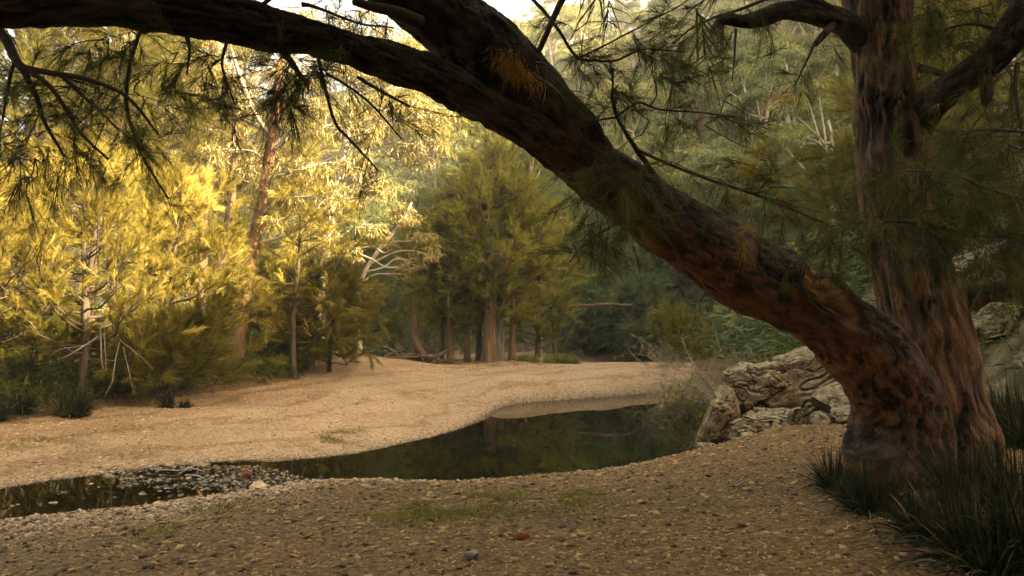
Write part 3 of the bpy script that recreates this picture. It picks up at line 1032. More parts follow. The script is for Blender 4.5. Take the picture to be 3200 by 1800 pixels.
twigs_u = [
    [(2050, 112, 7.4, 4), (2030, 150, 7.3, 3), (2000, 215, 7.3, 2)], [(1850, 75, 7.3, 4), (1848, 140, 7.2, 2.5), (1840, 200, 7.2, 1.5)],
    [(2560, 160, 6.9, 7), (2555, 240, 6.8, 5), (2576, 360, 6.8, 3)], [(2500, 250, 6.9, 3.4), (2440, 330, 6.8, 2.6), (2380, 420, 6.7, 1.6)],
    [(2640, 520, 6.2, 6), (2500, 480, 6.1, 5), (2400, 440, 6.0, 4), (2300, 430, 5.9, 3), (2230, 440, 5.85, 2)],
    [(2700, 640, 6.4, 6), (2560, 600, 6.2, 5), (2420, 590, 6.1, 4), (2300, 560, 6.0, 3), (2150, 560, 5.9, 2.2), (2080, 590, 5.9, 1.4)],
    [(2700, 350, 6.8, 6), (2560, 330, 6.6, 5), (2440, 330, 6.5, 4), (2360, 380, 6.4, 2)], [(2700, 100, 6.8, 6), (2560, 90, 6.9, 5), (2440, 60, 6.9, 4), (2340, 90, 6.9, 2)],
    [(2100, -60, 7.6, 6), (1980, -20, 7.4, 5), (1870, 20, 7.3, 4), (1760, 60, 7.2, 3), (1690, 110, 7.1, 1.5)],
]


def needle_sprays(geo, sites, dirs, rng, k=40, nl=0.2, nw=0.0035, tw=0.28, spread=0.55, droop=0.35, seg=2, updir=0.0):
    """each site carries a feathery tuft of k needles along a short twig"""
    S = len(sites)
    dirs = unit(np.asarray(dirs))
    t = rng.rand(S, k)
    L = tw * rng.uniform(0.6, 1.4, (S, 1))
    base = sites[:, None, :] + dirs[:, None, :] * (t * L)[..., None]
    base[..., 2] -= (t * t * L) * droop * 0.5
    d = dirs[:, None, :] + rng.normal(size=(S, k, 3)) * spread
    d[..., 2] += updir
    v = np.repeat(rng.rand(S), k) * 0.6 + rng.rand(S * k) * 0.4
    strips(geo, base.reshape(-1, 3), d.reshape(-1, 3), nl * rng.uniform(0.5, 1.3, S * k), nw * rng.uniform(0.8, 1.2, S * k), droop, rng, seg, v)


def twig_foliage(tree, paths, seed, dens=26, part='foliage', k=34):
    rng = RS(seed)
    gt, gf = Geo(), Geo()
    for pts in paths:
        p = spline(px_path(pts), 36)
        w = 0.006 * fbm(p[:, :3] * 6, 2, seed)
        p[:, 0] += w
        p[:, 2] += np.roll(w, 5)
        g1 = Geo()
        tube(g1, p[:, :3], p[:, 3], 7)
        g1.build('twig', M['bark_twig'], tree)
        L = np.linalg.norm(np.diff(p[:, :3], axis=0), axis=1).sum()
        n = max(int(dens * L), 3)
        idx = (36 * (0.3 + 0.7 * rng.rand(n) ** 0.8)).astype(int).clip(0, 35)
        tang = unit(np.gradient(p[:, :3], axis=0))
        for i in idx:
            d = tang[i] * 0.7 + rng.normal(size=3) * 0.75
            d[2] += 0.05
            d = d / np.linalg.norm(d)
            ln = rng.uniform(0.12, 0.45)
            q = p[i, :3] + d * np.linspace(0, ln, 5)[:, None]
            q[:, 2] -= 0.25 * ln * np.linspace(0, 1, 5) ** 2
            tube(gt, q, np.linspace(0.0028, 0.0013, 5), 4)
            m = rng.randint(2, 5)
            tt = rng.rand(m)
            s = q[0] + (q[-1] - q[0]) * tt[:, None]
            needle_sprays(gf, s, np.tile(d, (m, 1)) + rng.normal(size=(m, 3)) * 0.35, rng, int(k * 1.5), 0.19, 0.0032, 0.12, 0.42, 0.25)
    tag(gt.build('twiglets', M['bark_twig'], tree), kind='stuff')
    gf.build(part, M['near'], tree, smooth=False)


bare = {10, 11, 12, 13, 14, 15, 17, 18, 22, 23}
twig_foliage(lean, [t for i, t in enumerate(twigs_l) if i in bare], 301, dens=3, k=16)
twig_foliage(lean, [t for i, t in enumerate(twigs_l) if i not in bare], 302, dens=7, k=20)
twig_foliage(upr, twigs_u, 303, dens=10, k=22)


def cloud_foliage(tree, blobs, seed, part='foliage', k=40, nl=0.2, nw=0.0033):
    """drooping sprays filling soft clumps (px, py, Y, radius px, count)"""
    rng = RS(seed)
    gf, gt = Geo(), Geo()
    for (px, py, Y, rp, n) in blobs:
        n = max(int(n * (0.55 if px > 2300 else (0.26 if px < 460 else 0.4 if px < 1300 else 0.13))), 4)
        c = P(px, py, Y)
        r = rp * Y / F
        o = rng.normal(size=(n, 3)) * np.array([0.55, 0.5, 0.4]) * r
        s = c + o
        hub = c + np.array([0, 0.1, 0.4 * r])
        d = unit(s - hub) + rng.normal(size=(n, 3)) * 0.4
        d[:, 2] -= 0.1
        needle_sprays(gf, s, d, rng, k, nl, nw, 0.16, 0.42, 0.3)
        for i in range(0, n, 3):
            q = np.array([hub, (hub + s[i]) * 0.5 + rng.normal(size=3) * 0.04, s[i], s[i] + unit(d[i]) * 0.2])
            tube(gt, spline(q, 8), np.linspace(0.005, 0.0015, 8), 4)
    tag(gt.build('twiglets', M['bark_twig'], tree), kind='stuff')
    gf.build(part, M['near'], tree, smooth=False)


cloud_foliage(lean, [(1550, 450, 5.8, 100, 210), (1500, 540, 5.8, 70, 110), (1590, 560, 5.8, 60, 60), (1480, 90, 6.2, 120, 40), (1700, 200, 6.3, 130, 60), (1830, 280, 6.2, 90, 60), (1640, 330, 6.0, 90, 34), (1780, 350, 6.1, 110, 44),
                     (1700, 440, 6.0, 100, 44), (1850, 440, 6.0, 90, 40), (1960, 500, 5.9, 90, 46), (1560, 230, 6.1, 70, 20), (1600, 120, 6.2, 90, 26),
                     (760, 200, 5.1, 55, 34), (720, 160, 5.1, 50, 60), (700, 250, 5.1, 45, 40), (150, 240, 4.5, 90, 50), (330, 110, 4.7, 80, 40), (40, 200, 4.4, 70, 40), (540, 160, 4.9, 60, 34), (640, 300, 5.0, 60, 14), (430, 140, 4.8, 60, 24), (250, 130, 4.6, 90, 44), (120, 330, 4.5, 80, 34), (60, 420, 4.5, 80, 30), (330, 220, 4.6, 80, 26),
                     (850, 180, 5.2, 40, 16), (900, 40, 5.4, 70, 16), (800, 10, 5.3, 60, 14), (240, 330, 4.5, 80, 20), (1450, 640, 5.9, 50, 16)], 311)
cloud_foliage(upr, [(1700, 60, 7.2, 70, 26), (1770, 100, 7.2, 60, 26), (2260, 440, 6.0, 80, 46), (2350, 470, 6.1, 90, 60), (2470, 500, 6.2, 110, 80), (2560, 560, 6.3, 120, 80), (2330, 580, 6.0, 80, 44), (2450, 610, 6.1, 90, 60),
                    (2180, 560, 5.9, 80, 40), (2090, 600, 5.9, 80, 40), (2000, 570, 5.9, 60, 26), (2460, 60, 7.2, 120, 70), (2380, 120, 7.2, 70, 30), (2540, 200, 7.0, 110, 40), (2440, 330, 6.8, 110, 44), (2560, 400, 6.6, 110, 60),
                    (2350, 20, 7.2, 70, 30), (1950, 60, 7.4, 60, 16), (2080, 130, 7.3, 60, 14), (2520, 660, 6.6, 60, 24)], 312)
rng = RS(318)
gf = Geo()
for px, py, rp, n in ((1930, 440, 45, 10), (1965, 455, 30, 5), (1900, 545, 30, 4)):
    c = P(px, py, 5.95)
    r = rp * 5.95 / F
    s = c + rng.normal(size=(n, 3)) * r * 0.6
    d = rng.normal(size=(n, 3)) + np.array([0, 0, 0.5])
    needle_sprays(gf, s, d, rng, 26, 0.2, 0.0048, 0.12, 0.4, 0.2)
tag(gf.build('foliage', M['yellow_tufts'], lean, smooth=False), 'yellow needle tufts')  # tufts coloured yellower than the needles around them
# orange needle strips standing in for a patch of sun on the limb
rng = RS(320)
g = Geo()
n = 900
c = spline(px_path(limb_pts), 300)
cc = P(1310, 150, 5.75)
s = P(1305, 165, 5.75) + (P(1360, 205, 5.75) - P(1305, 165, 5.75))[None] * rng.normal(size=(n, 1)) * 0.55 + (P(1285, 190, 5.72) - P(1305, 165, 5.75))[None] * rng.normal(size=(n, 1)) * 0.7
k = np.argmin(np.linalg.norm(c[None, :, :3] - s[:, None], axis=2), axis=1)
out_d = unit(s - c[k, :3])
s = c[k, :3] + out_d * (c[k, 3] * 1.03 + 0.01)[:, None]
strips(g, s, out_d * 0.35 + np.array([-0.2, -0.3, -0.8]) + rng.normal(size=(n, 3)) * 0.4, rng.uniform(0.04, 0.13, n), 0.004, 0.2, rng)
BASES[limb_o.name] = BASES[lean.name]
g.build('sun_patch_needles', M['tuft'], limb_o, smooth=False)
# unseen canopy on those branches, added to darken the ground below
for idx, (prnt, p) in enumerate(overhead):
    rng = RS(330 + idx)
    gf = Geo()
    n = 1500 if idx < 2 else 1000
    i = rng.randint(8, 40, n)
    s = p[i, :3] + rng.normal(size=(n, 3)) * np.array([1.1, 1.1, 0.7])
    d = rng.normal(size=(n, 3))
    needle_sprays(gf, s, d, rng, 26, 0.3, 0.013, 0.4, 0.5, 0.4)
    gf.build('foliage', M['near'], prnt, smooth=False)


# ------------------------------------------------------------------ generic trees
def wob_line(a, b, n, amp, rng):
    t = np.linspace(0, 1, n)[:, None]
    p = np.asarray(a) * (1 - t) + np.asarray(b) * t
    k = rng.uniform(1.2, 2.2)
    ph = rng.uniform(0, 6.28, 2)
    w = np.sin(t[:, 0] * math.pi * k + ph[0]) - math.sin(ph[0]) * (1 - t[:, 0])
    w2 = np.sin(t[:, 0] * math.pi * k * 0.9 + ph[1]) - math.sin(ph[1]) * (1 - t[:, 0])
    p[:, 0] += amp * w * t[:, 0] ** 0.5
    p[:, 1] += amp * w2 * t[:, 0] ** 0.5
    return p


def sheoak_parts(base, H, Rc, cb, rt, seed, n_br=34, needles=26000, nl=0.32, nw=0.018, up=0.35, lean=(0, 0), shape=0.7, droop=0.15, wob=0.15, k=26, spread=0.34, low=0.35):
    rng = RS(seed)
    base = np.asarray(base, float)
    gt, gb, gf = Geo(), Geo(), Geo()
    top = base + np.array([lean[0], lean[1], H * 0.97])
    tl = wob_line(base - [0, 0, 0.3], top, 24, wob, rng)
    tt = np.linspace(0, 1, 24)
    rr = rt * ((1 - tt) ** 0.8 * 0.95 + 0.05) * (1 + 0.5 * np.exp(-tt * 22))
    tube(gt, tl, rr, 14, disp=bark_disp(rt * 0.12, 2.2 / rt, 0.12, seed))
    sites, dirs = [], []
    for b in range(n_br):
        u = ((b + rng.rand()) / n_br)
        h = cb + (H - cb) * u * 0.98
        f = (1 - u) ** shape * (low + (1 - low) * min(1, u * 3.5)) + 0.06
        Lb = Rc * f * rng.uniform(0.7, 1.2)
        az = b * 2.4 + rng.uniform(-0.5, 0.5)
        el = rng.uniform(0.1, 0.5) + 0.6 * u * up
        st = np.array([np.interp(h, tl[:, 2] - base[2], tl[:, j]) for j in range(3)])
        d = np.array([math.cos(az) * math.cos(el), math.sin(az) * math.cos(el), math.sin(el)])
        q = st + d * np.linspace(0, Lb, 7)[:, None]
        q[:, 2] += up * Lb * 0.3 * np.linspace(0, 1, 7) ** 2 - 0.1 * Lb * np.sin(np.linspace(0, math.pi, 7))
        q[1:] += rng.normal(size=(6, 3)) * 0.03 * Lb
        r0 = max(rt * 0.28 * (1 - 0.6 * u), 0.008)
        tube(gb, q, np.linspace(r0, r0 * 0.2, 7), 5)
        bd = unit(q[-1] - q[-3])
        m = max(int(5 + Lb * 5), 5)
        for s in range(int(m * 0.6)):
            t = 0.3 + 0.7 * rng.rand()
            pos = np.array([np.interp(t, np.linspace(0, 1, 7), q[:, j]) for j in range(3)])
            sd = bd * 0.8 + rng.normal(size=3) * 0.6
            sd[2] += up * 0.6
            sd /= np.linalg.norm(sd)
            sl = Lb * rng.uniform(0.14, 0.36)
            e = pos + sd * sl
            tube(gb, np.array([pos, (pos + e) / 2 + [0, 0, -0.03 * sl], e]), [r0 * 0.3, r0 * 0.2, r0 * 0.1], 3)
            for z in range(3):
                sites.append(pos + sd * sl * rng.uniform(0.3, 1.05))
                dirs.append(sd + rng.normal(size=3) * 0.35 + np.array([0, 0, up * 0.4]))
    for z in range(10):
        sites.append(tl[-1] - [0, 0, 0.08 * z])
        dirs.append(rng.normal(size=3) * 0.3 + np.array([0, 0, 1.0]))
    sites, dirs = np.array(sites), np.array(dirs)
    k = max(int(needles / len(sites)), 4)
    needle_sprays(gf, sites, dirs, rng, k, nl, nw, nl * 1.9, spread, droop, 2, up * 0.15)
    return gt, gb, gf


def sheoak(label, base, leaf='olive', bark='bark_mid', group=None, name='she_oak', **kw):
    t = thing(name, label, 'tree', base, group)
    gt, gb, gf = sheoak_parts(base, **kw)
    gt.build('trunk', M[bark], t)
    gb.build('branches', M[bark], t)
    gf.build('crown', M[leaf], t, smooth=False)
    return t


def onground(px, Y):
    p = P(px, 800, Y)
    p[2] = gz(p[0], p[1])
    return p


# left bank she-oaks
sheoak('bushy golden young she-oak with bare broken twigs at its foot on the left bank', onground(212, 18.5), 'gold', 'bark_dark', H=5.6, Rc=2.7, cb=0.9, rt=0.13, seed=11, n_br=52, needles=108000, nl=0.192, nw=0.0074, up=0.75, shape=0.55, low=0.75)
sheoak('golden she-oak cut by the left edge of the photo', onground(-40, 17.5), 'gold', 'bark_dark', H=4.6, Rc=2.2, cb=0.9, rt=0.12, seed=12, n_br=40, needles=72000, nl=0.192, nw=0.0074, up=0.8, shape=0.6, low=0.8)
sheoak('rounded golden she-oak between the bare twigged one and the red gum', onground(440, 21), 'gold', 'bark_dark', H=5.4, Rc=2.3, cb=1.0, rt=0.12, seed=13, n_br=46, needles=90000, nl=0.208, nw=0.0087, up=0.7, shape=0.5, low=0.8)
sheoak('tall thin she-oak with a straight stem rising behind the golden bushes', onground(222, 24), 'olive', 'bark_dark', H=11.5, Rc=3.4, cb=3.8, rt=0.16, seed=14, n_br=46, needles=75600, nl=0.272, nw=0.0105, up=0.4, shape=0.4)  # olive instead of gold puts the shade into the foliage colour
sheoak('second tall thin she-oak, just right of the first behind the golden bushes', onground(285, 26), 'olive', 'bark_dark', H=12.5, Rc=3.4, cb=4.0, rt=0.16, seed=15, n_br=46, needles=75600, nl=0.272, nw=0.0112, up=0.4, shape=0.4)  # shade painted by the olive needle colour here too
sheoak('dark topped tall she-oak far left under the dark limb', onground(20, 25), 'olive', 'bark_dark', H=12, Rc=3.6, cb=2.5, rt=0.18, seed=16, n_br=50, needles=75600, nl=0.272, nw=0.0112, up=0.35, shape=0.4)
sheoak('low spreading olive she-oak bush in shade below the red gum', onground(440, 20.0), 'olive', 'bark_dark', name='she_oak_bush', H=1.9, Rc=2.0, cb=0.3, rt=0.07, seed=17, n_br=38, needles=75600, nl=0.192, nw=0.0074, up=0.3, shape=0.5, low=0.9)
sheoak('low olive she-oak bush under the golden trees at far left', onground(60, 18.5), 'olive', 'bark_dark', name='she_oak_bush', H=1.9, Rc=1.9, cb=0.2, rt=0.06, seed=27, n_br=30, needles=46800, nl=0.192, nw=0.0074, up=0.3, shape=0.5, low=0.9)
bp = hit(740, 950)
sheoak('slim she-oak with a bare lower stem standing alone at the gravel edge', bp, 'gold', 'bark_dark', H=6.6, Rc=2.3, cb=1.1, rt=0.115, seed=18, n_br=34, needles=43200, nl=0.224, nw=0.0093, up=0.25, shape=0.45, droop=0.3, low=0.6)
sheoak('dark green she-oak bush beside the slim stem', onground(830, 28), 'olive', 'bark_dark', name='she_oak_bush', H=3.6, Rc=2.0, cb=0.2, rt=0.09, seed=19, n_br=40, needles=64800, nl=0.240, nw=0.0105, up=0.2, shape=0.5, droop=0.3, low=0.9)
sheoak('dark green she-oak bush behind the red gum trunk', onground(690, 29), 'olive', 'bark_dark', name='she_oak_bush', H=3.4, Rc=2.2, cb=0.2, rt=0.09, seed=20, n_br=38, needles=57600, nl=0.240, nw=0.0105, up=0.2, shape=0.5, low=0.9)
sheoak('tall golden she-oak deep behind the left bank', onground(420, 33), 'gold', 'bark_dark', H=13, Rc=4.2, cb=2.0, rt=0.2, seed=21, n_br=46, needles=61200, nl=0.336, nw=0.0155, up=0.4, shape=0.4)
sheoak('shade-toned she-oak far behind at the left edge', onground(90, 34), 'olive', 'bark_dark', H=14, Rc=4.6, cb=1.6, rt=0.2, seed=22, n_br=46, needles=61200, nl=0.336, nw=0.0155, up=0.4, shape=0.4)  # olive colour stands in for shade on this crown

sheoak('very tall golden she-oak filling the sky behind the red gum', onground(610, 43), 'gold', 'bark_dark', H=17, Rc=5.0, cb=2.0, rt=0.22, seed=23, n_br=46, needles=61200, nl=0.400, nw=0.0198, up=0.4, shape=0.4)
sheoak('very tall shade-toned she-oak behind the two thin stems', onground(300, 41), 'olive', 'bark_dark', H=17, Rc=5.0, cb=2.0, rt=0.22, seed=24, n_br=46, needles=61200, nl=0.400, nw=0.0198, up=0.4, shape=0.4)  # crown kept olive to paint it as shaded
# central cluster
for px, Y, H, Rc, cb, rt, bark, seed, lab in (
        (1232, 39.0, 11.6, 3.4, 2.8, 0.44, 'bark_mid', 41, 'tallest she-oak of the central clump with a thick brown trunk'),
        (1256, 40.2, 10.4, 2.6, 2.9, 0.30, 'deadwood', 42, 'she-oak with a pale grey trunk beside the thickest trunk of the clump'),
        (1133, 39.5, 8.4, 2.4, 2.4, 0.22, 'bark_mid', 43, 'she-oak of the clump with a straight mid brown trunk, left of the thick one'),
        (1112, 41.0, 7.6, 2.2, 2.2, 0.16, 'bark_dark', 44, 'thin dark stemmed she-oak at the left of the central clump'),
        (1176, 40.0, 9.0, 2.4, 2.5, 0.20, 'bark_mid', 45, 'she-oak with a slim brown trunk in the middle of the clump'),
        (1206, 41.5, 9.6, 2.4, 2.6, 0.20, 'bark_dark', 46, 'shaded dark trunk standing close behind the thick one'),
        (1288, 39.6, 9.2, 2.8, 2.2, 0.22, 'bark_mid', 47, 'rightmost she-oak trunk of the central clump, partly hidden by drooping foliage'),
        (1352, 42.5, 8.2, 2.6, 0.6, 0.18, 'bark_dark', 48, 'olive she-oak with foliage down to the grass right of the clump')):
    sheoak(lab, onground(px, Y), 'mid', bark, 'she-oaks in the central clump', H=H, Rc=Rc * 1.15, cb=max(cb - 0.7, 0.5), rt=rt * 0.85, seed=seed, n_br=46, needles=60000, nl=0.32, nw=0.016, up=0.5, shape=0.55, wob=0.1, droop=0.25)

# dark trees behind
for px, Y, H, Rc, cb, leaf, seed, lab in (
        (985, 50, 8.5, 4.0, 0.4, 'teal', 51, 'dark blue-green tree in deep shade left of the central clump'),
        (905, 46, 8.0, 3.4, 0.4, 'teal', 52, 'shadowed blue-green tree above the fern slope'),
        (1075, 56, 9.5, 4.2, 0.4, 'teal', 53, 'dark tree seen between the thin stems of the central clump'),
        (1450, 55, 8.0, 4.2, 1.0, 'teal', 54, 'dark tree just right of the central clump above the grey log'),
        (1560, 52, 5.6, 3.4, 0.4, 'teal', 55, 'low dark spreading tree over the back channel'),
        (1660, 54, 7.0, 3.6, 0.5, 'teal', 56, 'shaded green tree under the middle of the leaning trunk'),
        (1490, 49, 4.6, 2.6, 0.2, 'teal', 57, 'dark bushy tree hanging over the dark far bank'),
        (1610, 47, 4.6, 2.3, 0.2, 'teal', 58, 'round dark shrub tree at the end of the gravel'),
        (1300, 60, 10, 4.5, 1.0, 'teal', 59, 'tall dark tree behind the central clump'),
        (1180, 58, 11, 4.4, 0.5, 'teal', 60, 'dark tree filling the gap behind the clump trunks'),
        (1780, 50, 6.5, 3.2, 0.5, 'hill2', 61, 'green tree behind the leaning trunk above the bracken'),
        (1900, 46, 5.5, 3.0, 0.5, 'hill2', 62, 'green tree right of the bracken slope behind the leaning trunk'),
        (2060, 40, 4.6, 2.4, 0.3, 'hill2', 63, 'green tree on the slope close to the upright trunk'),
        (720, 48, 12, 4.6, 0.5, 'olive', 64, 'tall olive tree deep behind the red gum'),
        (560, 44, 10, 4.2, 0.4, 'teal', 65, 'dark tree seen through the gap between the gum trunks')):
    sheoak(lab, onground(px, Y), leaf, 'bark_dark', 'trees behind the gravel bar', name='dense_tree', H=H, Rc=Rc, cb=cb, rt=0.2, seed=seed, n_br=40, needles=24000, nl=0.5, nw=0.032, up=0.3, shape=0.5, low=0.7, droop=0.25)

# right edge trees on the steep bank
for px, Y, H, Rc, cb, seed, lab in (
        (2430, 21, 8.5, 3.2, 1.2, 71, 'dark she-oak behind the right hand branch'),
        (2620, 17, 8.0, 3.2, 1.0, 72, 'dark she-oak at the right edge of the photo'),
        (2330, 26, 6.5, 3.0, 0.6, 73, 'olive tree directly behind the upright trunk'),
        (2150, 29, 3.6, 2.0, 0.2, 74, 'olive bushy tree just left of the upright trunk')):
    sheoak(lab, onground(px, Y), 'olive', 'bark_dark', None, name='bank_or_added_tree', H=H, Rc=Rc, cb=cb, rt=0.16, seed=seed, n_br=40, needles=30000, nl=0.32, nw=0.018, up=0.3, shape=0.5, low=0.7)


for x, y, H, Rc, seed, lab in ((-6.5, -4.0, 9.5, 4.2, 75, 'unseen she-oak added for shade behind the viewpoint to the left'), (0.5, -5.5, 10.5, 4.4, 76, 'unseen she-oak added for shade straight behind the viewpoint'), (7.0, -3.0, 9.5, 4.2, 77, 'unseen she-oak added for shade behind the viewpoint to the right')):
    sheoak(lab, np.array([x, y, gz(x, y)]), 'near', 'bark_dark', None, name='bank_or_added_tree', H=H, Rc=Rc, cb=1.2, rt=0.2, seed=seed, n_br=44, needles=26000, nl=0.4, nw=0.03, up=0.3, shape=0.4, low=0.8)  # trees out of view, added to darken the foreground


# ------------------------------------------------------------------ gum trees
def gum_leaves(geo, centres, radii, rng, per_m2=95, ll=0.2, lw=0.045, hang=0.9, flat=0.75):
    for c, r in zip(centres, radii):
        n = max(int(per_m2 * r * r * 4), 30)
        d = unit(rng.normal(size=(n, 3)))
        d[:, 2] = np.where(d[:, 2] < -0.35, -d[:, 2] * 0.6, d[:, 2])
        rad = r * (rng.rand(n) ** 0.4)
        k = 1 + 0.35 * fbm(d * 2 + np.asarray(c)[None] * 3, 2, 5)
        p = np.asarray(c) + d * (rad * k)[:, None] * np.array([1, 1, flat])
        ld = rng.normal(size=(n, 3)) * 0.55 + np.array([0, 0, -hang]) + d * 0.4
        strips(geo, p, ld, ll * rng.uniform(0.6, 1.3, n), lw * rng.uniform(0.7, 1.2, n), 0.15, rng, 2, belly=0.5)


def gum(label, trunk_line, radii, clumps, leaf='euc', bark='bark_red', limbbark=None, group=None, seed=1, ll=0.2, lw=0.045, per=95, extra=(), name='gum_tree'):
    rng = RS(seed)
    tl = np.asarray(trunk_line, float)
    base = tl[0].copy()
    t = thing(name, label, 'tree', base, group)
    p = spline(np.hstack([tl, np.array(radii)[:, None]]), 60)
    p[0, 2] -= 0.3
    g = Geo()
    tube(g, p[:, :3], p[:, 3], 20, disp=bark_disp(radii[0] * 0.1, 2.0 / radii[0], 0.14, seed))
    g.build('trunk', M[bark], t)
    gb, gl = Geo(), Geo()
    cs, rs = [], []
    for c, r in clumps:
        c = np.asarray(c, float)
        d = np.linalg.norm(p[:, :3] - c, axis=1) + 2.0 * np.maximum(p[:, 2] - c[2] + 0.4, 0)
        d[:12] += 50
        k = int(np.argmin(d))
        a = p[k, :3]
        L = np.linalg.norm(c - a)
        mid1 = a + (c - a) * 0.35 + np.array([0, 0, 0.12 * L]) + rng.normal(size=3) * 0.06 * L
        mid2 = a + (c - a) * 0.7 + np.array([0, 0, 0.10 * L]) + rng.normal(size=3) * 0.05 * L
        q = spline(np.array([a, mid1, mid2, c]), 16)
        r0 = max(min(p[k, 3] * 0.55, 0.02 + 0.022 * L), 0.012)
        tube(gb, q, np.linspace(r0, r0 * 0.25, 16), 6)
        for j in range(6):
            e = c + unit(rng.normal(size=3)) * r * 0.9 * np.array([1, 1, 0.7])
            s = q[rng.randint(9, 16)]
            tube(gb, spline(np.array([s, (s + e) / 2 + rng.normal(size=3) * 0.1 * r, e]), 6), np.linspace(r0 * 0.3, 0.004, 6), 4)
        # a clump is several smaller tufts
        m = max(int(4 + r * 4), 4)
        off = unit(rng.normal(size=(m, 3))) * r * rng.uniform(0.3, 0.85, (m, 1)) * np.array([1, 1, 0.7])
        for k2 in range(m):
            cs.append(c + off[k2])
            rs.append(r * rng.uniform(0.32, 0.55))
    for ex in extra:
        q = spline(np.asarray(ex), 24)
        tube(gb, q[:, :3], q[:, 3], 7)
    gum_leaves(gl, cs, rs, rng, per, ll, lw)
    gb.build('branches', M[limbbark or bark], t)
    gl.build('crown', M[leaf], t, smooth=False)
    return t


def pc(lst):
    return [(P(a, b, Y), r) for a, b, Y, r in lst]


Yg = 26.5
bs = onground(592, Yg)
gum('big red barked gum leaning right with a bright pale crown above the left bank',
    [bs, P(612, 740, Yg), P(632, 640, Yg), P(655, 540, Yg), P(672, 430, Yg), P(690, 320, Yg), P(700, 200, Yg), P(720, 60, Yg)],
    [0.30, 0.25, 0.22, 0.20, 0.18, 0.16, 0.11, 0.05],
    pc([(780, 430, 26, 1.0), (840, 500, 25.5, 0.85), (740, 500, 26, 0.7), (700, 560, 25.6, 0.7), (880, 420, 26.5, 0.9), (620, 450, 26, 0.8), (560, 380, 26.5, 0.9), (600, 260, 26.5, 1.0), (700, 180, 26.5, 1.1), (820, 260, 26.2, 1.1),
        (900, 330, 26.5, 1.0), (780, 330, 25.6, 0.9), (520, 250, 26.8, 1.0), (640, 120, 27, 1.1), (760, 80, 27, 1.2), (860, 170, 27, 1.1), (540, 520, 26.8, 0.7), (470, 330, 27, 1.0), (800, 580, 26, 0.7)]),
    'euc', 'bark_red', 'bark_pale', seed=81, ll=0.2, lw=0.05,
    extra=[[list(P(685, 350, Yg)) + [0.09], list(P(640, 280, Yg)) + [0.08], list(P(600, 180, Yg)) + [0.07], list(P(570, 80, Yg)) + [0.05]]])
Yt = 31
bs = onground(800, Yt)
gum('tall sunlit gum whose broad crown fills the space under the dark limb',
    [bs, P(810, 700, Yt), P(835, 520, Yt), P(870, 360, Yt), P(900, 200, Yt), P(930, 60, Yt)], [0.26, 0.22, 0.19, 0.15, 0.10, 0.05],
    pc([(960, 300, 30.5, 1.5), (1050, 330, 30.5, 1.2), (1085, 290, 31, 1.2), (1020, 400, 31, 1.1), (920, 430, 30.5, 1.2), (880, 520, 31, 1.0), (1000, 220, 31, 1.4), (900, 180, 31.5, 1.5), (1100, 380, 31, 0.8), (950, 480, 31, 0.8),
        (820, 330, 31.5, 1.4), (900, 80, 32, 1.4), (1010, 110, 32, 1.4), (790, 200, 32, 1.4), (840, 620, 31, 1.0), (760, 640, 31, 0.9), (890, 640, 31, 0.8), (720, 420, 32, 1.4), (1110, 200, 32, 1.1), (940, 570, 30.5, 0.7)]),
    'euc', 'bark_pale', 'bark_pale', seed=82, ll=0.22, lw=0.055, per=80)
Yb = 33
bs = onground(905, Yb)
gum('smaller gum with bare pale twigs and a rounded yellow crown right of the tall gums',
    [bs, P(900, 760, Yb), P(915, 690, Yb), P(960, 620, Yb), P(1010, 560, Yb), P(1035, 510, Yb)], [0.14, 0.12, 0.10, 0.08, 0.06, 0.03],
    pc([(1030, 560, Yb, 0.9), (1060, 600, Yb, 0.75), (1000, 530, Yb, 0.6), (1040, 660, Yb, 0.7), (1080, 640, Yb - .3, 0.6), (990, 610, Yb, 0.6), (1010, 690, Yb, 0.5)]),
    'euc', 'bark_pale', 'bark_pale', seed=83, ll=0.22, lw=0.055, per=80,
    extra=[[list(P(905, 640, 32)) + [0.05], list(P(940, 655, 31.5)) + [0.045], list(P(970, 672, 31.2)) + [0.035], list(P(1003, 672, 31)) + [0.02]],
           [list(P(900, 625, 32)) + [0.04], list(P(940, 622, 31.5)) + [0.035], list(P(965, 636, 31.3)) + [0.03], list(P(985, 628, 31)) + [0.015]]])
for px, px2, Y, rt, seed, lab in ((520, 575, 29, 0.24, 84, 'pale brown gum trunk just left of the big red gum'), (505, 512, 31, 0.22, 85, 'grey gum trunk half hidden behind the golden she-oaks'), (420, 470, 36, 0.2, 86, 'straight gum rising behind the golden she-oaks')):
    bs = onground(px, Y)
    gum(lab, [bs, P((px + px2) / 2, 680, Y), P(px2, 560, Y), P(px2 + 15, 360, Y), P(px2 + 10, 160, Y)], [rt, rt * 0.85, rt * 0.7, rt * 0.5, rt * 0.2],
        pc([(px2 - 90, 330, Y, 1.1), (px2 + 60, 260, Y, 1.2), (px2 - 30, 180, Y, 1.3), (px2 + 20, 90, Y, 1.4), (px2 - 120, 220, Y, 1.1), (px2 + 90, 420, Y, 0.9), (px2 - 60, 450, Y, 0.8)]),
        'euc', 'bark_mid', 'bark_pale', seed=seed, ll=0.22, lw=0.055, per=70)

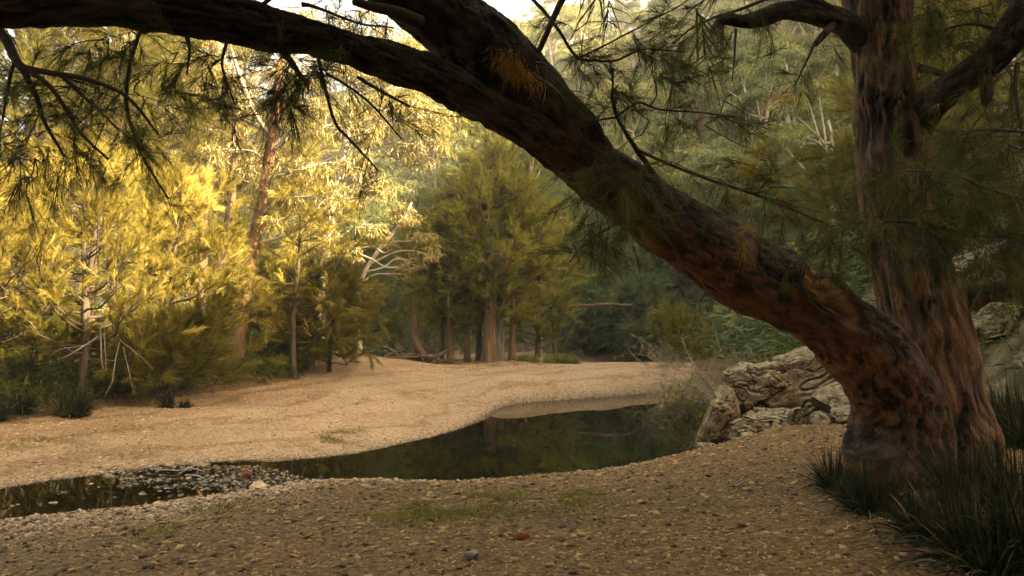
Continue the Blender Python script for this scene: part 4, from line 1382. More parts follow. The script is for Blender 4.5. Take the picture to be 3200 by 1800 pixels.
# ghost gum on the hill
Yh = 60
gpt = [P(2050, 470, Yh), P(2030, 410, Yh), P(2012, 350, Yh), P(2000, 320, Yh), P(1996, 285, Yh)]
gpt[0][2] = min(gpt[0][2], gz(gpt[0][0], gpt[0][1]) + 0.2)
gum('white trunked gum with a rusty orange crown on the hillside', gpt, [0.28, 0.22, 0.19, 0.15, 0.07],
    pc([(1960, 262, Yh, 1.2), (1995, 258, Yh, 1.2), (2020, 275, Yh, 0.9), (1935, 275, Yh, 0.8)]), 'orange', 'bark_pale', 'bark_pale', seed=87, ll=0.35, lw=0.12, per=190,
    extra=[[list(P(2008, 345, Yh)) + [0.12], list(P(1985, 325, Yh)) + [0.09], list(P(1960, 300, Yh)) + [0.06]], [list(P(2015, 360, Yh)) + [0.1], list(P(1980, 350, Yh)) + [0.07], list(P(1950, 330, Yh)) + [0.04]]])

# hill forest: prototypes copied as whole things
protos = []


def hill_proto(seed, leaf, bark, H, label, wide):
    rng = RS(seed)
    t = thing('hill_gum', label, 'tree', (0, 0, 0), 'gums on the far hillside')
    ln = rng.uniform(-0.8, 0.8, 2)
    tl = wob_line((0, 0, -1.0), (ln[0], ln[1], H * 0.8), 14, 0.3, rng)
    g, gb, gl = Geo(), Geo(), Geo()
    tube(g, tl, np.linspace(0.24, 0.07, 14), 7)
    cs, rs = [], []
    m = 9
    for i in range(m):
        a = i * 2.4 + rng.rand()
        hh = H * rng.uniform(0.5, 1.0)
        rr = wide * rng.uniform(0.3, 1.0) * (1.2 - 0.6 * abs(hh / H - 0.7))
        c = np.array([math.cos(a) * rr + ln[0], math.sin(a) * rr + ln[1], hh])
        r = rng.uniform(0.9, 1.5)
        s = tl[rng.randint(6, 13)]
        tube(gb, spline(np.array([s, (s + c) / 2 + rng.normal(size=3) * 0.15, c]), 7), np.linspace(0.08, 0.025, 7), 4)
        for j in range(5):
            cs.append(c + unit(rng.normal(size=3)) * r * 0.65 * np.array([1, 1, 0.55]))
            rs.append(r * rng.uniform(0.4, 0.65))
    gum_leaves(gl, cs, rs, rng, 34, 0.36, 0.13, 0.5, 0.65)
    g.build('trunk', M[bark], t)
    gb.build('branches', M[bark], t)
    gl.build('crown', M[leaf], t, smooth=False)
    return t


for seed, leaf, bark, H, wide, lab in ((201, 'hill', 'bark_pale', 9.5, 2.4, 'olive gum with a pale trunk among the hillside forest'), (202, 'hill2', 'bark_mid', 8.0, 2.6, 'round greener gum among the hillside forest'), (203, 'hill', 'bark_mid', 7.0, 2.8, 'low spreading olive gum among the hillside forest'),
                                       (204, 'hill2', 'bark_pale', 10.5, 2.2, 'slender tall green gum with a pale stem on the hillside'), (205, 'hill', 'bark_pale', 8.5, 2.9, 'broad crowned pale stemmed olive gum on the hillside')):
    protos.append(hill_proto(seed, leaf, bark, H, lab, wide))


def copy_tree(t):
    c = t.copy()
    col.objects.link(c)
    for ch_ in t.children:
        d = ch_.copy()
        d.parent = c
        col.objects.link(d)
    return c


rng = RS(500)
placed, used = [], 0
tries = 0
while used < 285 and tries < 12000:
    tries += 1
    px = rng.uniform(880, 2640)
    Y = 44 + 118 * rng.rand() ** 0.75
    if px > 2050: Y = 34 + 125 * rng.rand() ** 0.9
    x = (px - CX) / F * Y
    z, sd, near, zh, lb = [float(a[0]) for a in terrain(np.array([x]), np.array([Y]))]
    if zh < 3 or (Y > 135 and zh < 20): continue
    ang = CY + F * math.tan(PITCH - math.atan2(z - CAMZ + 6, Y))
    if ang < -130: continue
    if abs(px - 2010) < 75 and 40 < Y < 61: continue
    mind = 2.6 + Y * 0.016
    if any((x - a) ** 2 + (Y - b) ** 2 < mind ** 2 for a, b in placed): continue
    placed.append((x, Y))
    k = rng.randint(5)
    o = protos[k] if sum(1 for q_ in placed) <= 5 and False else copy_tree(protos[k])
    o.location = (x, Y, z)
    o.rotation_euler = (0, 0, rng.uniform(0, 6.28))
    s = rng.uniform(0.7, 1.2)
    o.scale = (s * rng.uniform(0.9, 1.15), s, s * rng.uniform(0.85, 1.15))
    used += 1
print('hill trees', used)
for t in protos:
    for c in list(t.children):
        bpy.data.objects.remove(c)
    bpy.data.objects.remove(t)

# undergrowth on the hill and the bank slopes: uncountable
rng = RS(510)
g = Geo()
n = 4600
px = rng.uniform(200, 2650, n)
Y = 30 + 125 * rng.rand(n) ** 1.3
x = (px - CX) / F * Y
z, sd, near, zh, lb = terrain(x, Y)
ok = (zh > 1.0)
x, Y, z = x[ok], Y[ok], z[ok]
cen = np.stack([x, Y, z], 1)
rad = rng.uniform(0.5, 1.3, len(x)) * (0.5 + Y / 110)
m = 40
d = unit(rng.normal(size=(len(x), m, 3)))
d[..., 2] = np.abs(d[..., 2])
pts = cen[:, None] + d * (rad[:, None] * rng.rand(len(x), m) ** 0.4)[..., None]
dirs = d + rng.normal(size=d.shape) * 0.5
v = np.repeat(rng.rand(len(x)), m) * 0.6 + rng.rand(len(x) * m) * 0.4
strips(g, pts.reshape(-1, 3), dirs.reshape(-1, 3), np.repeat(rad * 0.5, m), np.repeat(rad * 0.2, m), 0.2, rng, 2, v)
tag(g.build('undergrowth', M['hill2'], smooth=False), 'olive green scrub covering the hillside between the gums', 'undergrowth', kind='stuff')


rng = RS(515)
g = Geo()
x = np.concatenate([rng.uniform(-17, -4, 1500), rng.uniform(6.2, 12, 420)])
y = np.concatenate([rng.uniform(15.5, 32, 1500), rng.uniform(7, 20, 420)])
z, sd, near, zh, lb = terrain(x, y)
ok = ((lb > 0.5) & (rng.rand(len(x)) < sstep(0.3, 1.6, lb))) | (zh > 0.6)
x, y, z = x[ok], y[ok], z[ok]
m = 60
rad = rng.uniform(0.3, 0.75, len(x))
d = unit(rng.normal(size=(len(x), m, 3)))
d[..., 2] = np.abs(d[..., 2])
pts = np.stack([x, y, z], 1)[:, None] + d * (rad[:, None] * rng.rand(len(x), m) ** 0.4)[..., None]
dirs = d + rng.normal(size=d.shape) * 0.6
v = np.repeat(rng.rand(len(x)), m) * 0.6 + rng.rand(len(x) * m) * 0.4
strips(g, pts.reshape(-1, 3), dirs.reshape(-1, 3), np.repeat(rad * 0.45, m), 0.03, 0.3, rng, 2, v)
tag(g.build('bank_scrub', M['near'], smooth=False), 'dark low scrub and ferny undergrowth under the bank trees', 'undergrowth', kind='stuff')


# bracken on the slope right of the pool and on the mound left of the clump
def bracken(boxes, seed, label):
    rng = RS(seed)
    g = Geo()
    for (x0, x1, y0, y1, n, h) in boxes:
        x, y = rng.uniform(x0, x1, n), rng.uniform(y0, y1, n)
        z, sd, near, zh, lb = terrain(x, y)
        ok = (z > 0.15) & ((zh > 0.1) | (lb > 0.3))
        x, y, z = x[ok], y[ok], z[ok]
        m = 26
        hh = h * rng.uniform(0.5, 1.2, len(x))
        base = np.stack([x, y, z + hh * 0.35], 1)[:, None] + rng.normal(size=(len(x), m, 3)) * np.array([0.28, 0.28, 0.2]) * hh[:, None, None]
        d = rng.normal(size=(len(x), m, 3))
        d[..., 2] = np.abs(d[..., 2]) * 0.6
        v = np.repeat(rng.rand(len(x)), m) * 0.5 + rng.rand(len(x) * m) * 0.5
        strips(g, base.reshape(-1, 3), d.reshape(-1, 3), np.repeat(hh, m) * 0.55, np.repeat(hh, m) * 0.13, 0.35, rng, 2, v)
    tag(g.build('bracken', M['fern'], smooth=False), label, 'bracken', kind='stuff')


bracken([(6.8, 14, 22, 44, 2600, 0.8)], 521, 'dense green bracken on the slope behind the dead shrub')
bracken([(-16, -5.2, 31, 44, 2400, 0.8)], 522, 'green and yellow bracken on the rise left of the central clump')
bracken([(-5, 6, 42.5, 50, 1500, 0.8)], 523, 'shaded bracken behind the trunks of the central clump')


# ------------------------------------------------------------------ rocks
ICO5 = ico_sub(5)
ICO3 = ico_sub(3)


def rock(label, px, py, Y, sx, sy, sz, seed, rotz=0.0, tilt=(0, 0), blocky=0.55, rough=0.10, mat='rock', ic=None, name='boulder', sink=0.2, pos=None, group=None, cat='boulder', crack=0.11, kf=4.2):
    v, f = ic or ICO5
    c = P(px, py, Y) if pos is None else np.asarray(pos, float)
    n = v.copy()
    # push the sphere towards a chipped block
    q = np.sign(n) * np.abs(n) ** (1 - blocky * 0.6)
    q = q / np.maximum(np.max(np.abs(q), axis=1, keepdims=True) ** blocky, 1e-6) * 1.0
    rr = RS(seed)
    for i in range(16):     # planar chips
        nn = unit(rr.normal(size=3))
        h = q @ nn
        lim = rr.uniform(0.5, 0.9)
        q = q - nn[None] * np.maximum(h - lim, 0)[:, None] * 0.92
    s = max(sx, sy, sz)
    d = rough * fbm(q * 1.5 + seed, 4, seed, 0.45) * 1.4
    cr = np.abs(fbm(q * 2.2 + seed * 2.3, 3, seed + 5))
    d = d - crack * np.exp(-(cr / 0.03) ** 2) * 1.2
    wx = np.abs(fbm(q * 5 + seed, 3, seed + 9))
    d = d + rough * 0.18 * (wx - 0.25)
    kb = np.abs(fbm(q * kf + seed * 1.7, 2, seed + 12))
    d = d - crack * 0.45 * np.exp(-(kb / 0.05) ** 2)
    crk = np.clip(np.exp(-(cr / 0.035) ** 2) + 0.7 * np.exp(-(kb / 0.03) ** 2), 0, 1)
    q = q + n * d[:, None]
    q = q * np.array([sx, sy, sz])
    a, b = tilt
    ca, sa = math.cos(a), math.sin(a)
    q = np.stack([q[:, 0] * ca + q[:, 2] * sa, q[:, 1], -q[:, 0] * sa + q[:, 2] * ca], 1)
    cb_, sb = math.cos(b), math.sin(b)
    q = np.stack([q[:, 0], q[:, 1] * cb_ - q[:, 2] * sb, q[:, 1] * sb + q[:, 2] * cb_], 1)
    cz, sz_ = math.cos(rotz), math.sin(rotz)
    q = np.stack([q[:, 0] * cz - q[:, 1] * sz_, q[:, 0] * sz_ + q[:, 1] * cz, q[:, 2]], 1)
    g = Geo()
    g.add(q, f, np.full(len(f), 3), crk=crk)
    o = g.build(name, M[mat])
    o.location = [float(k) for k in c]
    return tag(o, label, cat, group)


ICO6 = ico_sub(6)
rock('massive fissured grey outcrop rising from the pool to behind the leaning trunk', 2010, 1010, 15.0, 1.62, 1.1, 0.88, 601, 0.1, (-0.30, 0.1), 0.5, 0.15, crack=0.17, ic=ICO6, name='outcrop', kf=2.0)
rock('broad knobbly cracked block at the front of the outcrop', 1915, 1080, 13.4, 0.74, 0.7, 0.50, 602, 0.1, (0.05, 0), 0.6, 0.17, crack=0.16, ic=ICO6, kf=2.6)
rock('white crested craggy shoulder on the left of the outcrop', 1878, 985, 14.3, 0.62, 0.6, 0.50, 614, 0.3, (-0.15, 0), 0.5, 0.16, crack=0.14, ic=ICO6, kf=2.4)
rock('orange brown leftmost block of the outcrop rising from the water', 1812, 1062, 13.7, 0.36, 0.6, 0.60, 603, -0.2, (0.3, 0), 0.6, 0.12)
rock('smooth tan boulder beside the burl of the leaning tree', 2105, 1005, 13.6, 0.46, 0.6, 0.36, 605, 0.5, (-0.35, 0.1), 0.5, 0.05, crack=0.02)
rock('small squared dark block at the foot of the outcrop', 2055, 1065, 12.7, 0.22, 0.25, 0.19, 606, 0.3, (0, 0), 0.8, 0.06)
rock('upright tan stone wedged between front block and dark block', 1997, 1055, 12.75, 0.13, 0.25, 0.27, 607, 0.1, (0.15, 0), 0.6, 0.07)
rock('dark broken rocks right of the squared block', 2120, 1050, 12.7, 0.30, 0.4, 0.19, 608, 0.4, (-0.3, 0), 0.6, 0.15)
rock('low tan stone at the water corner of the outcrop', 1785, 1130, 13.1, 0.22, 0.3, 0.16, 609, 0.6, (0.2, 0), 0.5, 0.1)
rock('small pale stone at the very edge of the pool below the outcrop', 1752, 1150, 12.9, 0.11, 0.12, 0.07, 610, 0.6, (0.1, 0), 0.5, 0.1, ic=ICO3)
rock('pale grey yellow rock face seen right of the upright trunk', 2475, 690, 13.6, 0.95, 0.8, 0.60, 611, 0.2, (0, 0.2), 0.5, 0.12)
rock('grey rounded rock under the lower right branch', 2510, 825, 12.8, 0.55, 0.5, 0.45, 612, 0.8, (0.2, 0), 0.45, 0.12)

# stones in the stream
rock('red pointed stone standing in the shallow water', 0, 0, 0, 0.105, 0.10, 0.12, 621, 0.4, (0.1, 0), 0.3, 0.10, 'redstone', ICO3, 'river_stone', pos=at_z(618, 1196, 0.05), cat='stone')
rock('dark wet stone left of the red stone', 0, 0, 0, 0.10, 0.09, 0.07, 622, 0.9, (0, 0), 0.4, 0.1, 'darkstone', ICO3, 'river_stone', pos=at_z(566, 1212, 0.03), cat='stone')
rock('large tan stone at the water edge below the red stone', 0, 0, 0, 0.18, 0.13, 0.10, 623, 0.2, (0.1, 0), 0.4, 0.12, 'tanstone', ICO3, 'river_stone', pos=at_z(655, 1228, 0.04), cat='stone')
rock('long flat pinkish stone on the near gravel edge', 0, 0, 0, 0.17, 0.09, 0.055, 624, 0.1, (-0.1, 0), 0.4, 0.1, 'tanstone', ICO3, 'river_stone', pos=at_z(690, 1268, 0.10), cat='stone')
rock('broad low pale stone left of the long pinkish one', 0, 0, 0, 0.15, 0.09, 0.05, 625, 0.3, (0.05, 0), 0.4, 0.1, 'palestone', ICO3, 'river_stone', pos=at_z(625, 1275, 0.10), cat='stone')
rock('pale bleached stone at the far gravel edge behind the twig pile', 0, 0, 0, 0.13, 0.09, 0.07, 626, 0.0, (0.05, 0), 0.4, 0.1, 'palestone', ICO3, 'river_stone', pos=at_z(508, 1170, 0.05), cat='stone')
rock('reddish brown stone lying in the foreground litter', 0, 0, 0, 0.07, 0.06, 0.04, 627, 0.0, (0.05, 0), 0.4, 0.1, 'redstone', ICO3, 'river_stone', pos=hit(1310, 1360) + [0, 0, 0.02], cat='stone')
rock('grey brown stone half buried near the bottom of the photo', 0, 0, 0, 0.07, 0.06, 0.04, 628, 0.0, (0.05, 0), 0.4, 0.1, 'darkstone', ICO3, 'river_stone', pos=hit(1185, 1408) + [0, 0, 0.02], cat='stone')
rng = RS(640)
ms = []
for k in range(5):
    r_ = rock('pale', 0, 0, 0, 1, 0.7, 0.45, 641 + k, 0, (0, 0), 0.35, 0.12, ('palestone', 'darkstone', 'darkstone', 'tanstone', 'darkstone')[k], ico_sub(2), 'river_stone', pos=(0, 0, 0), cat='stone')
    ms.append(r_)
cnt = 0
stone_sites = []
for k in range(1500):
    px = 500 + 165 * rng.normal()
    py = 1222 + (px - 520) * -0.03 + 24 * rng.normal()
    if not 60 < px < 800: continue
    p = at_z(px, py, 0)
    z, sd = [float(a[0]) for a in terrain(np.array([p[0]]), np.array([p[1]]))[:2]]
    if sd > 0.35: continue
    stone_sites.append((p[0], p[1], max(z, -0.012)))
    if len(stone_sites) >= 190: break
for i, (x, y, z) in enumerate(stone_sites):
    o = ms[i % 5].copy()
    col.objects.link(o)
    s = 0.016 + 0.042 * rng.rand() ** 2.5
    o.scale = (s * rng.uniform(0.8, 1.3), s, s)
    o.rotation_euler = (rng.normal() * 0.1, rng.normal() * 0.1, rng.uniform(0, 6.28))
    o.location = (x, y, z + 0.2 * s)
    tag(o, 'small stone poking out of the shallow stream', 'stone', 'small stones in the stream')
for r_ in ms:
    bpy.data.objects.remove(r_)

# pebbles and litter (uncountable)
rng = RS(650)


def scatter(n, x0, x1, y0, y1):
    x, y = rng.uniform(x0, x1, n), rng.uniform(y0, y1, n)
    px = CX + F * x / y
    k = (px > -120) & (px < 2700)
    x, y = x[k], y[k]
    return (x, y) + terrain(x, y)


x, y, z, sd, near, zh, lb = scatter(260000, -9, 6.5, 4.2, 15)
prob = np.where(near & (sd > -0.15), np.where(x < 2.5, 0.22 + 0.78 * np.exp(-np.maximum(sd - 0.4 - 1.9 * sstep(0.0, -3.2, x), 0) / 0.6), 0.22), 0)
prob = prob * (zh < 0.2)
k = rng.rand(len(x)) < prob
x, y, z, sd = x[k], y[k], z[k], sd[k]
shorey = np.exp(-np.maximum(sd - 0.25 - 1.9 * sstep(0.0, -3.2, x), 0) / 0.45) * sstep(4.2, 2.5, x)
isg = rng.rand(len(x)) < shorey
size = 0.005 + 0.014 * rng.rand(len(x)) ** 2.0 + 0.034 * (rng.rand(len(x)) ** 14)
g = Geo()
pebbles(g, np.stack([x, y, z], 1)[isg], size[isg] * 0.85, rng)
tag(g.build('shore_pebbles', M['peb']), 'grey and cream pebbles along the near water edge', 'pebbles', kind='stuff')
g = Geo()
pebbles(g, np.stack([x, y, z], 1)[~isg], size[~isg], rng, (0.25, 0.5))
tag(g.build('bank_pebbles', M['litter']), 'brown stones scattered through the foreground earth', 'pebbles', kind='stuff')
x, y, z, sd, near, zh, lb = scatter(170000, -14, 9, 9.5, 32)
k = (~near) & (sd > -0.06) & (lb < 0) & (rng.rand(len(x)) < np.where(sd < 0.35, 0.9, np.exp(-y / 10)))
g = Geo()
pebbles(g, np.stack([x, y, z], 1)[k], 0.008 + 0.020 * rng.rand(k.sum()) ** 3, rng)
tag(g.build('bar_pebbles', M['barpeb']), 'pale pebbles lining the far gravel edge of the pool', 'pebbles', kind='stuff')
x, y = rng.uniform(-6.3, -2.2, 16000), rng.uniform(8.6, 13, 16000)
z, sd, near, zh, lb = terrain(x, y)
pxx = CX + F * x / y
cl = fbm(np.stack([x * 1.3, y * 1.3, 0 * x], 1), 3, 71) + 0.55 * np.exp(-((pxx - 600) / 130) ** 2) - 0.25 * sstep(480, 150, pxx)
k = (sd < 0.1) & (sd > -1.4) & (cl > 0.30) & (rng.rand(len(x)) < 0.75) & (pxx < 800)
g = Geo()
pebbles(g, np.stack([x, y, rng.uniform(-0.03, 0.004, len(x))], 1)[k], 0.012 + 0.028 * rng.rand(k.sum()) ** 2.2, rng)
tag(g.build('riffle_pebbles', M['rif']), 'dark wet pebbles breaking the surface of the shallow riffle', 'pebbles', kind='stuff')
# fallen leaves
x, y, z, sd, near, zh, lb = scatter(130000, -7, 8, 4.2, 14)
k = near & (sd > 0.6) & (zh < 1.5) & (rng.rand(len(x)) < 0.42 * sstep(0.3, 2.0, sd))
x, y, z = x[k], y[k], z[k]
g = Geo()
n = len(x)
a = rng.uniform(0, 6.28, n)
d = np.stack([np.cos(a), np.sin(a), rng.normal(0, 0.12, n)], 1)
nrm = np.stack([rng.normal(0, 0.35, n), rng.normal(0, 0.35, n), np.ones(n)], 1)
strips(g, np.stack([x, y, z + 0.012], 1), d, 0.015 + 0.06 * rng.rand(n) ** 1.8, 0.004 + 0.018 * rng.rand(n) ** 2, 0.05, rng, 2, None, 0.4, nrm)
tag(g.build('fallen_leaves', M['leaf_dead'], smooth=False), 'brown fallen leaves and bark flakes strewn over the foreground earth', 'leaf litter', kind='stuff')
x, y, z, sd, near, zh, lb = scatter(120000, -14, 9, 9, 36)
k = (~near) & (sd > 0.4) & (lb < 2.5) & (rng.rand(len(x)) < (0.05 + 0.16 * sstep(-3, -8, x)) * np.exp(2.2 * fbm(np.stack([x * 0.7, y * 0.7, 0 * x], 1), 3, 91) + 1.6 * np.sin(sd * 3.1 + 3 * fbm(np.stack([x * 0.4, y * 0.4, 0 * x], 1), 2, 92)) - 0.4) + 0.3 * (lb > -0.5))
x, y, z = x[k], y[k], z[k]
n = len(x)
g = Geo()
a = rng.uniform(0, 6.28, n)
d = np.stack([np.cos(a), np.sin(a), rng.normal(0, 0.12, n)], 1)
nrm = np.stack([rng.normal(0, 0.35, n), rng.normal(0, 0.35, n), np.ones(n)], 1)
strips(g, np.stack([x, y, z + 0.01], 1), d, rng.uniform(0.04, 0.12, n), rng.uniform(0.01, 0.03, n), 0.05, rng, 2, None, 0.4, nrm)
tag(g.build('bar_leaf_litter', M['leaf_dead'], smooth=False), 'dead leaves scattered over the pale gravel bar', 'leaf litter', kind='stuff')

# short grass patches
rng = RS(660)
g = Geo()
for (px, py, rx, ry, n) in ((850, 1100, 48, 24, 2600), (1260, 1266, 170, 26, 4200), (1120, 1290, 90, 22, 1600), (1420, 1250, 70, 18, 1100), (560, 1275, 60, 12, 400), (1180, 1020, 50, 8, 500), (1060, 990, 60, 8, 500), (200, 1120, 90, 16, 500), (60, 1110, 60, 14, 500),
                            (1230, 914, 130, 3, 1500), (1390, 912, 60, 2, 500), (1130, 908, 70, 3, 800), (1000, 1310, 120, 20, 900), (400, 1345, 60, 14, 300)):
    c = hit(px, py)
    wx_ = rx * c[1] / F
    wy_ = hit(px, py - ry)[1] - c[1]
    n = int(n * 1.8)
    x = c[0] + rng.normal(size=n) * wx_ * 0.6
    y = c[1] + rng.normal(size=n) * max(wy_, 0.3) * 0.6
    keepn = fbm(np.stack([x * 3, y * 3, x * 0], 1), 3, 4) > -0.12
    x, y = x[keepn], y[keepn]
    zz, sdd = terrain(x, y)[:2]
    kk = sdd > 0.15
    x, y, zz = x[kk], y[kk], zz[kk]
    n = len(x)
    h = (0.075 if c[1] < 25 else 0.14)
    d = rng.normal(size=(n, 3)) * 0.6 + np.array([0, 0, 0.8])
    strips(g, np.stack([x, y, zz - 0.005], 1), d, h * rng.uniform(0.5, 1.5, n), 0.006 if c[1] < 25 else 0.02, 0.4, rng, 2)
tag(g.build('short_grass', M['grass'], smooth=False), 'sparse yellow green grass patches on the gravel and bank', 'grass', kind='stuff')


# ------------------------------------------------------------------ tussocks
def tussock(label, pos, h, r, n, seed, mat='lomandra', wdt=0.012, group=None, name='grass_tussock', arch=0.75):
    rng = RS(seed)
    pos = np.asarray(pos, float)
    g = Geo()
    a = rng.uniform(0, 6.28, n)
    rr = r * 0.35 * np.sqrt(rng.rand(n))
    b = np.stack([np.cos(a) * rr, np.sin(a) * rr, np.full(n, -0.03)], 1)
    a2 = a + rng.normal(size=n) * 0.5
    lean_ = np.abs(rng.normal(0.45, 0.36, n))
    d = np.stack([np.cos(a2) * np.sin(lean_), np.sin(a2) * np.sin(lean_), np.cos(lean_)], 1)
    L = h * rng.uniform(0.6, 1.35, n)
    strips(g, b, d, L, wdt * rng.uniform(0.35, 1.2, n), (arch * np.sin(lean_) + 0.1) * rng.uniform(0.2, 1.8, n), rng, 4, None, 0.8)
    o = g.build(name, M[mat], smooth=False)
    o.location = [float(c) for c in pos]
    return tag(o, label, 'grass tussock', group)


def gp(px, py):
    return hit(px, py)


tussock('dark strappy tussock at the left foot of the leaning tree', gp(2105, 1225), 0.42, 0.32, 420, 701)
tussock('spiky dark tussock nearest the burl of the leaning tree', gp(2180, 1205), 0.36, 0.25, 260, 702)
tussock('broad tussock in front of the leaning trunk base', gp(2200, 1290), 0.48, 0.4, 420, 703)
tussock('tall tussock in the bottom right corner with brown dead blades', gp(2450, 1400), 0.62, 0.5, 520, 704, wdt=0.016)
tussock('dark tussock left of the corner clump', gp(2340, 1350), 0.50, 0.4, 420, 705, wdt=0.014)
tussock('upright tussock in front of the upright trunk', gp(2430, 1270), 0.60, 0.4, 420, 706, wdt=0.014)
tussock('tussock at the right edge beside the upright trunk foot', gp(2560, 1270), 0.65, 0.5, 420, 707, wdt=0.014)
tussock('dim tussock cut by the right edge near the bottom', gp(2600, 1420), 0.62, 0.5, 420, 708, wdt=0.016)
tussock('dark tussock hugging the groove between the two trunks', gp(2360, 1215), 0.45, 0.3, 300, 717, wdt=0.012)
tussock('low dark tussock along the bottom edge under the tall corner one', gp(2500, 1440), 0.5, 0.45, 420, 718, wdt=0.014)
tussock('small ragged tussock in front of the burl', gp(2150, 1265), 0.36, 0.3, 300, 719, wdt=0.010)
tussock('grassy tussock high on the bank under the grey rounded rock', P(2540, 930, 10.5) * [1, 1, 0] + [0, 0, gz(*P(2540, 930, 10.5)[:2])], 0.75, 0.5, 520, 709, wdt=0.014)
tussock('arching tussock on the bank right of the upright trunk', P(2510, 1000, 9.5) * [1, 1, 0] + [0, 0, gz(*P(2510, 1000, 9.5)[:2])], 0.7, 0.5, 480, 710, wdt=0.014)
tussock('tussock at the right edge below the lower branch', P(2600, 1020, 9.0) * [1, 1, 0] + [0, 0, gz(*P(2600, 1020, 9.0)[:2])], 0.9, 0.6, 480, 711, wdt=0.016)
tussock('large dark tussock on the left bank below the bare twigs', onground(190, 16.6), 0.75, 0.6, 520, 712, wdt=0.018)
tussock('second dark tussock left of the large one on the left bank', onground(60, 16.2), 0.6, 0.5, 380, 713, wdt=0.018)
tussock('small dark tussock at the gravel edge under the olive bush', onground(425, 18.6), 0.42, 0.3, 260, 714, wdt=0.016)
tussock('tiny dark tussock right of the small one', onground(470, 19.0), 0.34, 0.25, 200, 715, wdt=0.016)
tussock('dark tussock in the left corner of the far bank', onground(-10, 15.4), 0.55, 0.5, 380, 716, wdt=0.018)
for i, (px, Y, h, lab) in enumerate(((1410, 35.0, 0.6, 'dark based tussock at the crest of the gravel bar'), (1438, 35.3, 0.55, 'tussock right beside the dark based one'), (1385, 36, 0.65, 'pale yellow green tussock behind the bar crest'), (1340, 37, 0.5, 'small tussock near the right clump trunk'), (1318, 37.5, 0.45, 'little tussock at the foot of the clump'))):
    tussock(lab, onground(px, Y), h, 0.6, 300, 720 + i, 'yel_tus', 0.035)

# ------------------------------------------------------------------ deadwood
def sticks(name, label, cat, lines, mat='deadwood', sides=7, n=16, amp=0.0):
    base = np.array(lines[0][0][:3], float)
    t = thing(name, label, cat, base)
    for i, ln in enumerate(lines):
        g = Geo()
        p = spline(np.array(ln), n)
        p[:, :3] += (fbm(p[:, :3] * 3 + i * 7, 2, 60)[:, None] * 0.06 * np.array([1, 1, 0.6])) * (np.linalg.norm(p[-1, :3] - p[0, :3]) * 0.3)
        tube(g, p[:, :3], p[:, 3], sides, disp=bark_disp(p[0, 3] * 0.2, 12, 0.15, i) if amp else None)
        g.build('branch' if i else 'stem', M[mat], t)
    return t


def L3(*pts):
    return [list(P(a, b, Y)) + [r] for a, b, Y, r in pts]


# bare twigs at the foot of the golden she-oak
sticks('dead_branch', 'bare grey broken branches at the foot of the bushy golden she-oak', 'branch',
       [L3((248, 846, 17.6, 0.0210), (215, 868, 17.3, 0.0180), (180, 890, 17.0, 0.0132), (150, 905, 16.9, 0.0072)), L3((215, 868, 17.3, 0.0120), (180, 874, 17.1, 0.0090), (150, 880, 17.0, 0.0072), (120, 900, 16.9, 0.0036)),
        L3((256, 810, 17.6, 0.0180), (254, 860, 17.5, 0.0180), (258, 930, 17.4, 0.0120)), L3((262, 815, 17.5, 0.0132), (264, 880, 17.5, 0.0120), (268, 935, 17.4, 0.0084)),
        L3((300, 860, 17.5, 0.0132), (292, 910, 17.4, 0.0120), (280, 960, 17.2, 0.0090), (262, 1000, 17.1, 0.0048)), L3((300, 855, 17.5, 0.0120), (340, 885, 17.4, 0.0090), (385, 930, 17.2, 0.0042)),
        L3((310, 870, 17.4, 0.0108), (320, 920, 17.4, 0.0084), (335, 980, 17.2, 0.0042))], 'grey_twig')
b1 = onground(1060, 39)
sticks('dead_tree', 'bent bare trunk forking near the ground left of the central clump', 'tree', [[list(b1 + [-0.35, 0, 1.2]) + [0.17], list(b1 + [-0.3, 0, 2.2]) + [0.16], list(b1 + [-0.25, 0, 3.2]) + [0.15], list(b1 + [-0.15, 0, 4.5]) + [0.12], list(b1 + [0.2, 0, 6.0]) + [0.06]],
                                                                                                  [list(b1 + [-0.35, 0, 1.3]) + [0.16], list(b1 + [-0.1, -0.1, 0.8]) + [0.16], list(b1 + [0.35, -0.2, 0.0]) + [0.18], list(b1 + [0.5, -0.2, -0.4]) + [0.2]],
                                                                                                  [list(b1 + [-0.33, 0, 1.3]) + [0.15], list(b1 + [-0.35, 0.1, 0.5]) + [0.17], list(b1 + [-0.38, 0.1, -0.4]) + [0.2]]], 'bark_mid', 10, 20, 1)
rng = RS(750)
b2 = onground(1030, 37.5)
lines = []
for i in range(16):
    a = b2 + np.array([rng.normal() * 0.7, rng.normal() * 0.3, 0.05 + 0.45 * rng.rand()])
    d = rng.normal(size=3) * np.array([0.9, 0.5, 0.45])
    lines.append([list(a - d * 0.6) + [0.07], list(a + rng.normal(size=3) * 0.08) + [0.10], list(a + d * 0.7) + [0.035]])
sticks('driftwood_pile', 'heap of dark flood driftwood and roots beside the bent bare trunk', 'driftwood', lines, 'char', 8, 10, 1)
b3 = onground(1085, 37.0)
lines = []
for i in range(8):
    a = b3 + np.array([rng.normal() * 0.35, rng.normal() * 0.2, 0.02 + 0.3 * rng.rand()])
    d = rng.normal(size=3) * np.array([0.6, 0.3, 0.35])
    lines.append([list(a - d * 0.5) + [0.05], list(a) + [0.07], list(a + d * 0.6) + [0.03]])
sticks('driftwood_stump', 'small black root stump right of the driftwood heap', 'driftwood', lines, 'char', 8, 10, 1)
